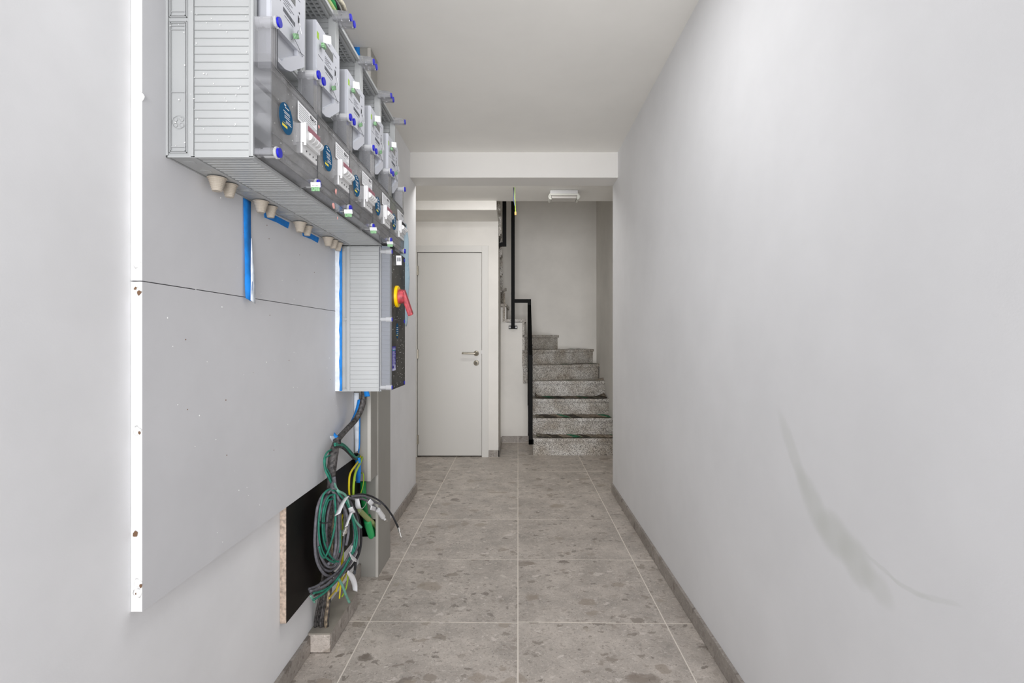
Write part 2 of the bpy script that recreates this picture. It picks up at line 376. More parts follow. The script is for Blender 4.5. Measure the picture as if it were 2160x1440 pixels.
# door wall with opening
YD = 5.05
struct('wall_door', [(-1.08, -.985, YD, YD + .1, 0, 2.29), (-.30, -.19, YD, YD + .1, 0, 2.29), (-.985, -.30, YD, YD + .1, 2.045, 2.29)], BACKP)
bm = bmesh.new()
prism(bm, [(YD + .1, 0), (5.75, 0), (5.75, 1.50), (5.70, 1.50), (5.70, 1.67), (5.62, 1.67), (5.62, 1.84), (5.44, 1.84), (5.44, 2.01), (5.19, 2.01), (5.19, 2.18), (YD + .1, 2.18)], 'x', -.29, -.19)
setp(link('wall_stair_side', bm, BACKP), kind='structure')
struct('ceiling_soffit', [(-1.08, -.19, 4.62, YD + .1, 2.288, 2.36)], BACKP)
struct('trim_2', [(-1.08, -.19, 4.60, 4.62, 2.288, 2.37)], BACKP)
# white wall under the winder steps
bm = bmesh.new()
prism(bm, [(-.19, 0), (.11, 0), (.11, .66), (.055, .66), (.055, 1.33), (-.13, 1.33), (-.13, 1.50), (-.19, 1.50)], 'y', 5.75, 5.80)
setp(link('wall_under_stairs', bm, BACKP), kind='structure')

# floor : grout bed with tiles
fl = struct('floor', [(-1.2, 1.15, Y0 - .05, 6.4, -.05, -.0006)], GROUT)
G = .0024
cols = [(-1.19, -.6), (-.6, 0), (0, .594), (.594, 1.14)]
SH = -.02
for ci, (a, b_) in enumerate(cols):
    for k in range(-1, 11):
        y0 = .295 + .6 * (k - 1); y1 = y0 + .6
        o_ = (-.004 if ci in (0, 1) else .004)
        bm = bmesh.new()
        xa, xb = a + G, b_ - G
        pts = [(xa, y0 + G + SH * xa + o_), (xb, y0 + G + SH * xb + o_), (xb, y1 - G + SH * xb + o_), (xa, y1 - G + SH * xa + o_)]
        pts = [(x, min(max(y, Y0), 6.39)) for x, y in pts]
        if pts[2][1] - pts[0][1] < .05: continue
        prism(bm, pts, 'z', -.006, 0)
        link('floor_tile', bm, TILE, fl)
# skirting
def skirting(name, plane, a, b, side, joints, h=.066, th=.012):
    """side: +1 piece grows towards +x from plane (left wall)"""
    e = setp(bpy.data.objects.new(name, None), kind='structure'); C.objects.link(e)
    cuts = [a] + [j for j in joints if a + .03 < j < b - .03] + [b]
    for y0, y1 in zip(cuts, cuts[1:]):
        bm = bmesh.new(); box(bm, *(sorted((plane, plane + side * th))), y0 + .0015, y1 - .0015, .003, h, .0008)
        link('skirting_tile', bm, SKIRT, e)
    bm = bmesh.new(); box(bm, *(sorted((plane, plane + side * th * .75))), a, b, 0, h - .003); link('grout_joint', bm, GROUT, e)
    return e
rows = [.295 + .6 * k for k in range(10)]
skirting('baseboard_left', XL, Y0, 1.885, 1, rows)
skirting('baseboard_left', XL, 2.21, 2.494, 1, rows)
skirting('baseboard_left', XL, 2.735, YE, 1, [y - .03 for y in rows])
skirting('baseboard_right', XR, Y0, YE, -1, [y - .015 for y in rows])
def skirting_x(name, y, x0, x1, joints, h=.066, th=.012):
    e = setp(bpy.data.objects.new(name, None), kind='structure'); C.objects.link(e)
    cuts = [x0] + joints + [x1]
    for a, b_ in zip(cuts, cuts[1:]):
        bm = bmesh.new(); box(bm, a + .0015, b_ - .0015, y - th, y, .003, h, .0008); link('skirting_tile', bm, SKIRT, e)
    bm = bmesh.new(); box(bm, x0, x1, y - th * .75, y, 0, h - .003); link('grout_joint', bm, GROUT, e)
skirting_x('baseboard_back', YD, -.285, -.178, [])
skirting_x('baseboard_back', 5.75, -.178, .12, [0.0], h=.075)
e = setp(bpy.data.objects.new('baseboard_stair', None), kind='structure'); C.objects.link(e)
bm = bmesh.new(); box(bm, -.19, -.178, YD - .012, 5.738, .002, .066); link('skirting_tile', bm, SKIRT, e)

# door
door = setp(bpy.data.objects.new('door_1', None), kind='structure'); C.objects.link(door)
bm = bmesh.new(); box(bm, -.975, -.3535, YD + .002, YD + .045, .012, 1.983, .002); leaf = link('door_leaf', bm, DOORP, door)
bm = bmesh.new()
box(bm, -.35, -.287, YD - .012, YD + .1, 0, 2.052, .0015); box(bm, -1.05, -.35, YD - .012, YD + .1, 1.987, 2.052, .0015); box(bm, -1.05, -.979, YD - .012, YD + .1, 0, 1.987, .0015)
link('door_frame', bm, FRAMEP, door)
bm = bmesh.new(); box(bm, -.975, -.35, YD + .06, YD + .09, 0, 1.99); link('gap_shade', bm, DARKIN, door)  # dark sheet behind the leaf, colours in the shade of the door gap
hx = -.405; hz = H - 29 * YD / F
bm = bmesh.new(); lathe(bm, (hx, YD + .002, hz), (0, -1, 0), [(0, .026), (.006, .026), (.008, .022), (.008, .012), (.04, .010)]); link('handle_rose', bm, STEEL, leaf, True)
bm = bmesh.new(); tube(bm, [(hx, YD - .036, hz), (hx - .006, YD - .044, hz), (hx - .03, YD - .046, hz), (hx - .135, YD - .046, hz + .002)], .009, 10, 5); link('door_handle', bm, STEEL, leaf, True)
bm = bmesh.new(); lathe(bm, (hx, YD + .002, hz - .093), (0, -1, 0), [(0, .026), (.006, .026), (.008, .021), (.008, .010), (.009, .009)]); esc = link('keyhole_rose', bm, STEEL, leaf, True)
bm = bmesh.new(); cyl(bm, (hx, YD - .0065, hz - .089), (hx, YD - .0085, hz - .089), .005, seg=10); box(bm, hx - .002, hx + .002, YD - .0085, YD - .0065, hz - .105, hz - .09); link('keyhole', bm, DARKIN, leaf)
for z in (1.81, 1.0, .17):
    bm = bmesh.new(); cyl(bm, (-.972, YD - .008, z - .045), (-.972, YD - .008, z + .045), .007, seg=10); link('hinge', bm, STEEL, door)
bm = bmesh.new(); box(bm, -.3535, -.349, YD - .013, YD, hz - .005, hz + .03); link('strike_plate', bm, WHITE, door)

# ------------------------------------------------------------------ stairs
st = empty('staircase', (.5, 5.12, 0), 'grey speckled granite staircase that winds up to the left at the end of the corridor', 'staircase')
def rel(o): o.location = -st.location; return o
R = .1705
noses = {1: ((.15, 5.10), (.965, 5.10)), 2: ((.15, 5.275), (.965, 5.275)), 3: ((.15, 5.51), (.965, 5.51)), 4: ((.13, 5.735), (.965, 5.755)),
         5: ((.085, 5.735), (.965, 6.15)), 6: ((.05, 5.725), (.935, 6.39)), 7: ((.05, 5.725), (.505, 6.39)), 8: ((.09, 5.725), (.09, 6.39)),
         9: ((-.125, 5.725), (-.105, 6.39)), 10: ((-.125, 5.735), (-.6, 6.39)), 11: ((-.165, 5.68), (-1.08, 6.25)), 12: ((-.165, 5.60), (-1.08, 5.8)),
         13: ((-.165, 5.42), (-1.08, 5.42)), 14: ((-.165, 5.17), (-1.08, 5.17)), 15: ((-.165, 4.92), (-1.08, 4.92)), 16: ((-.165, 4.67), (-1.08, 4.67))}
corner = {5: [(.965, 6.39)], 6: [], 10: [(-1.08, 6.39)]}
T = .03
for i in range(1, 16):
    (l, r), (l2, r2) = noses[i], noses[i + 1]
    z = R * i
    ov = .03
    if i <= 3: pts = [l, r, (r2[0], r2[1] + ov), (l2[0] + .0, l2[1] + ov)]
    elif i == 4: pts = [l, r, (.965, 6.18), (.09, 5.765)]
    elif i == 5: pts = [l, r, (.965, 6.39), (.88, 6.39), (.05, 5.76), (.05, 5.73)]
    elif i == 6: pts = [l, r, (.45, 6.39), (.05, 5.78)]
    elif i == 7: pts = [l, r, (.06, 6.39), (.05, 5.75)]
    elif i == 8: pts = [(-.17, 5.725), l, r, (-.17, 6.39)]
    elif i == 9: pts = [(-.19, 5.725), l, r, (-.65, 6.39), (-.19, 5.76)]
    elif i == 10: pts = [(-.15, 5.66), l, r, (-1.08, 6.39), (-1.08, 6.28)]
    else: pts = [l, (l2[0], l2[1] - .02), (r2[0], r2[1] - .02), r] 
    bm = bmesh.new(); prism(bm, pts, 'z', z - T, z)
    rel(link('tread', bm, GRAN, st))
    # riser below the nose, set back 2 cm
    p, q = Vector((*l, 0)), Vector((*r, 0)); d = (q - p).normalized(); nn = Vector((-d.y, d.x, 0))
    if i >= 8: nn = -nn if i != 8 and nn.x > 0 and i in (9, 10) else nn
    if i in (8, 9): nn = Vector((-1, 0, 0))
    if i == 10: nn = Vector((-.8, -.6, 0))
    if i > 10: nn = Vector((0, -1, 0))
    p = p + d * {5: .03, 6: .045, 7: .07}.get(i, 0); a = p + nn * .02; b_ = q + nn * .02; c = b_ + nn * .018; e_ = a + nn * .018
    bm = bmesh.new(); prism(bm, [(v.x, min(v.y, 6.39)) for v in (a, b_, c, e_)], 'z', z - R, z - T - .001)
    rel(link('riser', bm, GRAN, st))
for (x0, x1, z0, z1) in ((.056, .112, 4 * R - .025, 5 * R - T), (.046, .074, 5 * R, 6 * R - T), (.05, .074, 6 * R, 7 * R - T), (.048, .074, 7 * R, 8 * R - T), (-.168, -.142, 8 * R, 9 * R - T)):
    bm = bmesh.new(); box(bm, x0, x1, 5.738, 5.76, z0, z1 - .001); rel(link('riser', bm, GRAN, st))
for (y0, y1, i) in ((5.68, 5.74, 10), (5.60, 5.68, 11), (5.42, 5.60, 12), (5.17, 5.42, 13)):
    bm = bmesh.new(); box(bm, -.189, -.176, y0 - .02, y0, i * R, (i + 1) * R - T); box(bm, -.189, -.176, y0 - .02, y1 - .02, i * R - T * 1.6, i * R - T); rel(link('side_slab', bm, GRAN, st))
bm = bmesh.new()      # masonry under the lower flight, white rendered side
prism(bm, [(5.14, 0), (5.80, 0), (5.81, .64), (5.80, .64), (5.80, 3 * R - T), (5.55, 3 * R - T), (5.55, 2 * R - T), (5.315, 2 * R - T), (5.315, R - T), (5.14, R - T)], 'x', .152, .963)
rel(link('stair_core', bm, BACKP, st))
# paper protection sheets lying on the treads
def paper_mat(name, seed, dark):
    m = bpy.data.materials.new(name); m.use_nodes = True; nt = m.node_tree; b = nt.nodes['Principled BSDF']
    tc = N(nt, 'ShaderNodeTexCoord'); sp = N(nt, 'ShaderNodeSeparateXYZ'); nt.links.new(tc.outputs['Object'], sp.inputs[0])
    ma = N(nt, 'ShaderNodeMath', operation='MULTIPLY_ADD'); ma.inputs[1].default_value = .35; nt.links.new(sp.outputs[1], ma.inputs[0]); nt.links.new(sp.outputs[0], ma.inputs[2])
    rnd = random.Random(seed); cols_ = [(186, 174, 160), (58, 150, 112), (166, 160, 150), (104, 96, 88), (190, 178, 164), (66, 158, 122), (92, 86, 78), (172, 162, 150)]
    stops = []; x = 0.0
    i = seed
    while x < .97 and len(stops) < 28:
        c = cols_[i % 8]; c = [v * dark for v in c]
        stops.append((x, lin(c))); x += rnd.uniform(.05, .13)
        stops.append((min(x, .99), lin([214 * dark, 206 * dark, 182 * dark]))); x += .012; i += 1
    r = ramp(nt, stops, 'CONSTANT'); nt.links.new(ma.outputs[0], r.inputs['Fac'])
    n = N(nt, 'ShaderNodeTexNoise', i_Scale=30.0); nt.links.new(tc.outputs['Object'], n.inputs['Vector'])
    r2 = ramp(nt, [(.35, lin((160, 150, 140))), (.6, (1, 1, 1, 1))]); nt.links.new(n.outputs['Fac'], r2.inputs['Fac'])
    nt.links.new(mix(nt, 1, r.outputs[0], r2.outputs[0], 'MULTIPLY'), b.inputs['Base Color']); b.inputs['Roughness'].default_value = .6
    return m
plabels = {1: 'brown and green printed paper sheet lying on the lowest granite tread', 2: 'brown printed paper sheet with green blocks lying on the second tread',
           3: 'brown paper sheet with curled left edge lying on the third tread', 4: 'dull paper sheet with a rumpled right corner lying on the fourth tread',
           5: 'dull brown paper sheet on the fifth tread where the stairs begin to wind', 6: 'paper sheet with a green edge on the sixth, longest upper tread'}
for i in range(1, 7):
    z = R * i + .001
    if i <= 4: x0, x1, y0, y1 = (.185, .95, noses[i][0][1] + .012, noses[i + 1][0][1] + .01)
    elif i == 5: x0, x1, y0, y1 = (.12, .94, 5.77, 6.1)
    else: x0, x1, y0, y1 = (.10, .90, 5.77, 6.2)
    if i == 4: y1 = 5.78
    bm = bmesh.new(); nx, ny = 40, 5; g = []
    for a in range(nx + 1):
        row = []
        for b_ in range(ny + 1):
            u, v = a / nx, b_ / ny; x = x0 + (x1 - x0) * u
            if i <= 4: y = y0 + (y1 - y0) * v
            else:
                p, q = noses[i]; yn = p[1] + (q[1] - p[1]) * (x - p[0]) / (q[0] - p[0]); p2, q2 = noses[i + 1]
                y = min(yn + .012 + v * .12 * (0.2 + u), 6.37)
            lift = .003 + .006 * (1 - v) * (.5 + .5 * math.sin(u * 11 + i * 2.1)) + .004 * math.sin(u * 23 + i) ** 2
            if i == 3: lift += .05 * max(0, .06 - u) / .06 * (1 - abs(v - .6)) + .035 * max(0, u - .9) / .1 * v
            if i == 4: lift += .03 * max(0, u - .85) / .15 * v
            if i == 1: lift += .012 * max(0, .2 - u) / .2
            row.append(bm.verts.new((x, y, z + lift)))
        g.append(row)
    for a in range(nx):
        for b_ in range(ny): bm.faces.new((g[a][b_], g[a + 1][b_], g[a + 1][b_ + 1], g[a][b_ + 1]))
    r_ = bmesh.ops.solidify(bm, geom=bm.faces[:], thickness=.0012)
    o = link('paper_sheet', bm, paper_mat('printed_paper_%d' % i, i, 1.18 if i < 3 else 1.0), None, True)
    for v in o.data.vertices: v.co -= Vector((x0 - .05, y0 - .0, z))
    o.location = (x0 - .05, y0, z)
    setp(o, plabels[i], 'paper', 'paper sheets protecting the treads')
# railings
rl = empty('stair_railing', (-.055, 5.70, 1.25), 'black square-tube steel railing at the foot of the stairs with a tall post', 'railing')
def rrel(o, p): o.location = -Vector(p.location); return o
bm = bmesh.new(); box(bm, -.0745, -.0345, 5.69, 5.73, 1.262, 4.6); rrel(link('post', bm, BLK, rl), rl)
bm = bmesh.new(); box(bm, -.0345, .144, 5.69, 5.73, 1.545, 1.583); rrel(link('crossbar', bm, BLK, rl), rl)
bm = bmesh.new(); box(bm, .1057, .144, 5.67, 5.71, .42, 1.545); rrel(link('post', bm, BLK, rl), rl)
bm = bmesh.new(); box(bm, .1057, .144, 5.09, 5.13, .112, .99); rrel(link('post', bm, BLK, rl), rl)
bm = bmesh.new(); prism(bm, [(5.09, .96), (5.13, .93), (5.71, 1.50), (5.71, 1.555)], 'x', .1057, .144); rrel(link('handrail', bm, BLK, rl), rl)
bm = bmesh.new(); prism(bm, [(5.13, .28), (5.67, .80), (5.67, .83), (5.13, .31)], 'x', .1057, .144); rrel(link('lower_rail', bm, BLK, rl), rl)
bm = bmesh.new(); box(bm, .1057, .154, 5.09, 5.13, .112, .16); rrel(link('foot_bracket', bm, BLK, rl), rl)
bm = bmesh.new(); box(bm, -.102, -.006, 5.722, 5.75, 1.258, 1.293, .003); fp = rrel(link('base_plate', bm, BLK, rl), rl)
for x in (-.088, -.020):
    bm = bmesh.new(); lathe(bm, (x, 5.722, 1.2755), (0, -1, 0), [(0, .012), (.004, .012), (.008, .007), (.009, 0.001)], 14); setp(rrel(link('bolt', bm, WHITE, rl), rl), 'white bolt head')
r2 = empty('upper_railing', (-.14, 5.28, 2.08), 'black steel tube of the upper railing bracketed to the side of the higher flight', 'railing')
bm = bmesh.new(); box(bm, -.157, -.118, 5.26, 5.30, 2.087, 3.6); rrel(link('post', bm, BLK, r2), r2)
bm = bmesh.new(); box(bm, -.183, -.157, 5.26, 5.30, 2.087, 2.125); rrel(link('bracket', bm, BLK, r2), r2)
bm = bmesh.new(); box(bm, -.19, -.182, 5.24, 5.32, 2.075, 2.15); rrel(link('base_plate', bm, BLK, r2), r2)
bm = bmesh.new(); lathe(bm, (-.182, 5.25, 2.12), (1, 0, 0), [(0, .006), (.004, .005)], 10); rrel(link('bolt', bm, WHITE, r2), r2)

# ceiling lamp (off) and hanging wires
lampo = empty('ceiling_lamp', (.38, 4.31, 2.37), 'white rectangular ceiling lamp with rounded side trims, in front of the stairs', 'lamp')
bm = bmesh.new(); box(bm, -.115, .115, -.045, .075, -.045, -.001, .008); link('lamp_body', bm, WHITE, lampo)
for s in (-1, 1):
    bm = bmesh.new(); tube(bm, [(s * .112, -.05, -.040), (s * .122, -.05, -.048), (s * .124, -.05, -.062), (s * .116, -.05, -.074), (s * .104, -.05, -.078)], .006, 8, 4)
    box(bm, min(s * .105, s * .124), max(s * .105, s * .124), -.05, .078, -.076, -.036, .004); link('side_trim', bm, mat('lamp_trim', (206, 206, 198), .4), lampo, False)
bm = bmesh.new(); box(bm, -.122, .122, -.054, -.046, -.046, -.034, .003); link('front_band', bm, mat('lamp_band', (216, 216, 208), .4), lampo)
bm = bmesh.new(); box(bm, -.105, .105, -.044, .07, -.070, -.045, .008); link('diffuser', bm, mat('lamp_diffuser', (186, 182, 176), .3), lampo)
wr = empty('hanging_wires', (-.03, 4.2, 2.37), 'short bare lamp wires hanging from the ceiling behind the beam', 'wires')
for dx, col, e_ in ((0, CABB, -.12), (.004, CABYG, -.20), (.001, mat('blue_wire', (40, 60, 120), .5), -.15)):
    bm = bmesh.new(); tube(bm, [(dx, 0, 0), (dx * 2 - .003, 0, -.05), (dx * 3 - .006, 0, -.1), (dx * 2 + .003, .002, e_)], .0025, 6); link('wire', bm, col, wr)
bm = bmesh.new(); box(bm, .003, .018, -.006, .006, -.225, -.198, .002); link('terminal_block', bm, mat('amber_terminal', (176, 140, 72), .4), wr)
bm = bmesh.new(); tube(bm, [(-.007, 0, .0), (-.003, 0, -.04), (-.004, 0, -.05)], .003, 6); link('wire', bm, CABB, wr)

# ------------------------------------------------------------------ boards on the left wall
XB = -.742
bm = bmesh.new(); box(bm, XL + .0005, XB, 1.026, 2.35, .603, 1.2545); o = link('backing_board', bm, BOARD); setp(o, 'lower grey painted backing board on the left wall, below the thin seam', 'board', None)
o.data.materials.append(EDGE)
bm = bmesh.new(); box(bm, XL + .0005, XB, 1.026, 2.35, 1.2565, ZC - .003); o2 = link('backing_board', bm, BOARD); setp(o2, 'upper grey painted backing board on the left wall behind the meter cabinets', 'board', None)
o2.data.materials.append(EDGE)
for ob in (o, o2):
    for p in ob.data.polygons:
        if p.normal.y < -.5: p.material_index = 1
bm = bmesh.new(); box(bm, XL + .0005, XL + .004, 1.03, 2.345, 1.2545, 1.2565); link('seam_gap', bm, DARKIN, o2)
# plaster lumps and chips on the board edge
rg = random.Random(3)
for z in (1.29, 1.235, .96, .66, .64, 2.02, 1.62):
    bm = bmesh.new(); bmesh.ops.create_icosphere(bm, subdivisions=2, radius=1)
    for v in bm.verts: v.co = Vector((v.co.x * rg.uniform(.6, 1.1) * .010, v.co.y * .0025, v.co.z * rg.uniform(.6, 1.2) * .010))
    bmesh.ops.translate(bm, verts=bm.verts, vec=(XB - .009 + rg.uniform(-.005, .008), 1.026, z)); link('plaster_lump', bm, WHT, o if z < 1.25 else o2, True)
CHIPM = mat('chipped_spot', (120, 92, 70), .9)
for (x, z, s) in ((XB - .006, 1.232, .006), (XB - .004, .957, .004), (XB - .013, .756, .006), (XB - .002, .655, .004), (XB - .011, .64, .003), (XB - .012, 1.24, .0035)):
    bm = bmesh.new(); bmesh.ops.create_icosphere(bm, subdivisions=1, radius=1)
    for v in bm.verts: v.co = Vector((x + v.co.x * s * rg.uniform(.5, 1.2), 1.0245 + v.co.y * .0012, z + v.co.z * s * rg.uniform(.5, 1.6)))
    link('chip', bm, CHIPM, o if z < 1.25 else o2)
# small dark and white specks on the boards
bm = bmesh.new()
for k in range(16):
    y, z = rg.uniform(1.08, 2.2), rg.uniform(.72, 1.48); s = rg.uniform(.0008, .002)
    lathe(bm, (XB, y, z), (1, 0, 0), [(0, s), (.0008, s * .6)], 6)
link('specks', bm, CHIPM, o2)['kind'] = 'stuff'
bm = bmesh.new()
for k in range(60):
    y, z = rg.uniform(1.08, 2.3), rg.uniform(.62, 1.5); s = rg.uniform(.0008, .0022)
    lathe(bm, (XB, y, z), (1, 0, 0), [(0, s), (.0008, s * .5)], 6)
link('paint_specks', bm, WHT, o)['kind'] = 'stuff'
# black shuttering board
bm = bmesh.new(); box(bm, XL + .0005, -.7445, 1.669, 2.49, .228, .602); pb = link('shuttering_board', bm, PHEN); setp(pb, 'black shuttering board with raw chipboard edge, low on the left wall behind the cables', 'board')
pb.data.materials.append(CHIP)
for p in pb.data.polygons:
    if p.normal.y < -.5: p.material_index = 1
# ledge
ld = empty('ledge', (-.72, 2.05, 0), 'low cement ledge with tiled sides on the floor under the cables', 'ledge')
def lrel(o): return rrel(o, ld)
bm = bmesh.new(); box(bm, XL + .001, -.694, 1.901, 2.2, .0, .0695); lrel(link('ledge_core', bm, GROUT, ld))
bm = bmesh.new(); box(bm, XL + .001, -.6825, 1.89, 2.205, .0672, .0716, .001); lrel(link('screed_top', bm, SCREED, ld))
bm = bmesh.new(); box(bm, XL + .003, -.6835, 1.889, 1.901, .003, .067, .0008); t_ = lrel(link('face_tile', bm, tile_mat('pale_face_tile', 1.3), ld)); setp(t_, 'pale front tile')
for y0, y1 in ((1.903, 2.095), (2.098, 2.207)):
    bm = bmesh.new(); box(bm, -.694, -.682, y0, y1, .003, .067, .0008); lrel(link('face_tile', bm, SKIRT, ld))

# trunking
tr = empty('cable_trunking', (-.72, 2.62, 0), 'grey metal cable trunking standing on the floor, with green pipes in its open slot', 'trunking')
def mkbox(par, name, m, *b, bev=0.0, label=None):
    bm = bmesh.new(); box(bm, *b, bev); o = link(name, bm, m, par)
    if par: rrel(o, par)
    if label: o['label'] = label
    return o
xo = -.675
zs0, zs1 = H - (1131 - CY) * 2.5 / F, H - (1018 - CY) * 2.5 / F
mkbox(tr, 'side_face', TRUNK, XL + .001, xo, 2.496, 2.50, 0, zs0)
mkbox(tr, 'side_face', TRUNK, XL + .001, -.757, 2.496, 2.50, zs0, 1.25)
mkbox(tr, 'side_face', TRUNK, -.682, xo, 2.496, 2.50, zs0, .278)
mkbox(tr, 'side_face', TRUNK, -.7285, xo, 2.496, 2.50, .278, 1.25)
mkbox(tr, 'back_face', DARKIN, XL + .001, XL + .003, 2.50, 2.735, 0, 1.25)
mkbox(tr, 'inner_shade', DARKIN, XL + .004, xo - .004, 2.62, 2.622, 0, 1.24)  # dark sheet: shade inside the open slot put into colour
mkbox(tr, 'front_cover', TRUNK, xo, xo + .003, 2.496, 2.737, 0, 1.25, bev=.001)
mkbox(tr, 'cover_edge', TRUNKL, xo - .008, xo + .004, 2.4935, 2.499, 0, 1.25)
mkbox(tr, 'end_face', TRUNK, XL + .001, xo, 2.735, 2.738, 0, 1.25)
mkbox(tr, 'top_cap', TRUNK, XL + .001, xo, 2.496, 2.738, 1.25, 1.253)
ta = empty('upper_trunking', (-.72, 2.42, .5), 'grey metal cable trunking coming down from the ceiling, ending above the floor', 'trunking')
mkbox(ta, 'side_face', TRUNK, -.727, xo + .001, 2.368, 2.371, .495, ZC - .002)
mkbox(ta, 'side_face', TRUNK, XL + .001, -.727, 2.368, 2.371, .495, .5626)
mkbox(ta, 'side_face', TRUNK, XL + .001, -.727, 2.368, 2.371, .623, ZC - .002)
mkbox(ta, 'inner_shade', DARKIN, XL + .001, -.68, 2.42, 2.422, .50, .70)  # added dark sheet, paints the shade behind the opening
mkbox(ta, 'front_cover', TRUNK, xo + .001, xo + .004, 2.367, 2.49, .495, ZC - .002, bev=.001)
mkbox(ta, 'cover_edge', TRUNKL, xo - .010, xo + .005, 2.365, 2.370, .495, ZC - .002)
mkbox(ta, 'end_face', TRUNK, XL + .001, xo, 2.487, 2.490, .6, ZC - .002)
mkbox(ta, 'cover_edge', TRUNKL, xo - .003, xo + .005, 2.484, 2.492, .495, ZC - .002)

# ------------------------------------------------------------------ meter cabinets
XF, XC = -.56, -.519         # front of the base body, front of the clear covers
ZB, ZM, ZT = 1.526, 1.818, 2.134
YM, LM = 1.095, .254
def side_panel_mesh(z0, z1, name, knock=()):
    """panel in plane y=0 facing -y, thickness .004, x from XB to XF, moulded"""
    bm = bmesh.new()
    box(bm, XB, XF, .004, .008, z0, z1)
    zz = [z for z in (ZM,) if z0 + .02 < z < z1 - .02] + ([(z0 + z1) / 2] if knock == 'low' else [])
    segs = []; lo = z0 + .014
    for z in sorted(zz): segs.append((lo, z - .008)); lo = z + .008
    segs.append((lo, z1 - .004))
    for a, b_ in segs:
        n = max(1, round((b_ - a) / .0165)); h = (b_ - a) / n
        for k in range(n):        # lap profile: each board leans out at its bottom
            za, zb_ = a + k * h, a + (k + 1) * h
            prism(bm, [(.004, za), (.0016, za + .0006), (.0030, zb_ - .0012), (.004, zb_)], 'x', -.683, -.567)
    for z in zz + [z0 + .007]:
        box(bm, -.683, -.567, .0012, .004, z - .0055, z + .0055, .001); 
    box(bm, -.694, -.684, -.0005, .004, z0, z1, .001)        # vertical ridge
    box(bm, XB, XB + .004, 0, .004, z0, z1)
    box(bm, -.567, XF + .002, -.0015, .006, z0, z1, .001)      # front flange
    box(bm, -.5655, -.5635, -.003, .0, z0, z1)
    box(bm, XB, -.556, 0, .006, z0 - .002, z0 + .002)
    for a, b_ in segs:                                       # moulded frame on the strip by the wall
        for (u, v, t) in ((-.736, -.699, 0), (-.733, -.702, .0035)):
            A, B = a - .006 + t, b_ + .002 - t
            box(bm, u, u + .0012, .001, .004, A, B); box(bm, v - .0012, v, .001, .004, A, B)
            box(bm, u, v, .001, .004, A, A + .0012); box(bm, u, v, .001, .004, B - .0012, B)
        for f in (.03, .06, .55):
            z = b_ - (b_ - a) * f; box(bm, -.733, -.702, .0015, .004, z, z + .0014)
        box(bm, -.733, -.702, .0015, .004, a + .006, a + .0074)
        zc = a + (b_ - a) * .22 if knock != 'low' else (a + (b_ - a) * (.75 if a > 1.2 else .25))
        for (cx, cz, r) in ((-.7165, zc, .0135), (-.7235, zc + .006, .004), (-.7105, zc + .006, .004), (-.7235, zc - .006, .004), (-.7105, zc - .006, .004)):
            n = 18
            for k in range(n):
                t0, t1 = 2 * PI * k / n, 2 * PI * (k + 1) / n
                q = []
                for (rr, y) in ((r, .0025), (r + .0008, .0025)):
                    for t in (t0, t1): q.append((cx + rr * math.cos(t), y, cz + rr * math.sin(t)))
                vs = [bm.verts.new(p) for p in q]; bm.faces.new((vs[0], vs[1], vs[3], vs[2]))
                vs2 = [bm.verts.new((p[0], .004, p[2])) for p in q[:2]]; bm.faces.new((vs[0], vs[1], vs2[1], vs2[0]))
    me = bpy.data.meshes.new(name); bmesh.ops.recalc_face_normals(bm, faces=bm.faces[:]); bm.to_mesh(me); bm.free(); me.materials.append(PLAS); return me
SIDE = side_panel_mesh(ZB, ZT, 'side_panel')
def mesh_ob(name, me, parent, loc=(0, 0, 0)):
    o = bpy.data.objects.new(name, me); C.objects.link(o); o.parent = parent; o.location = loc; return o

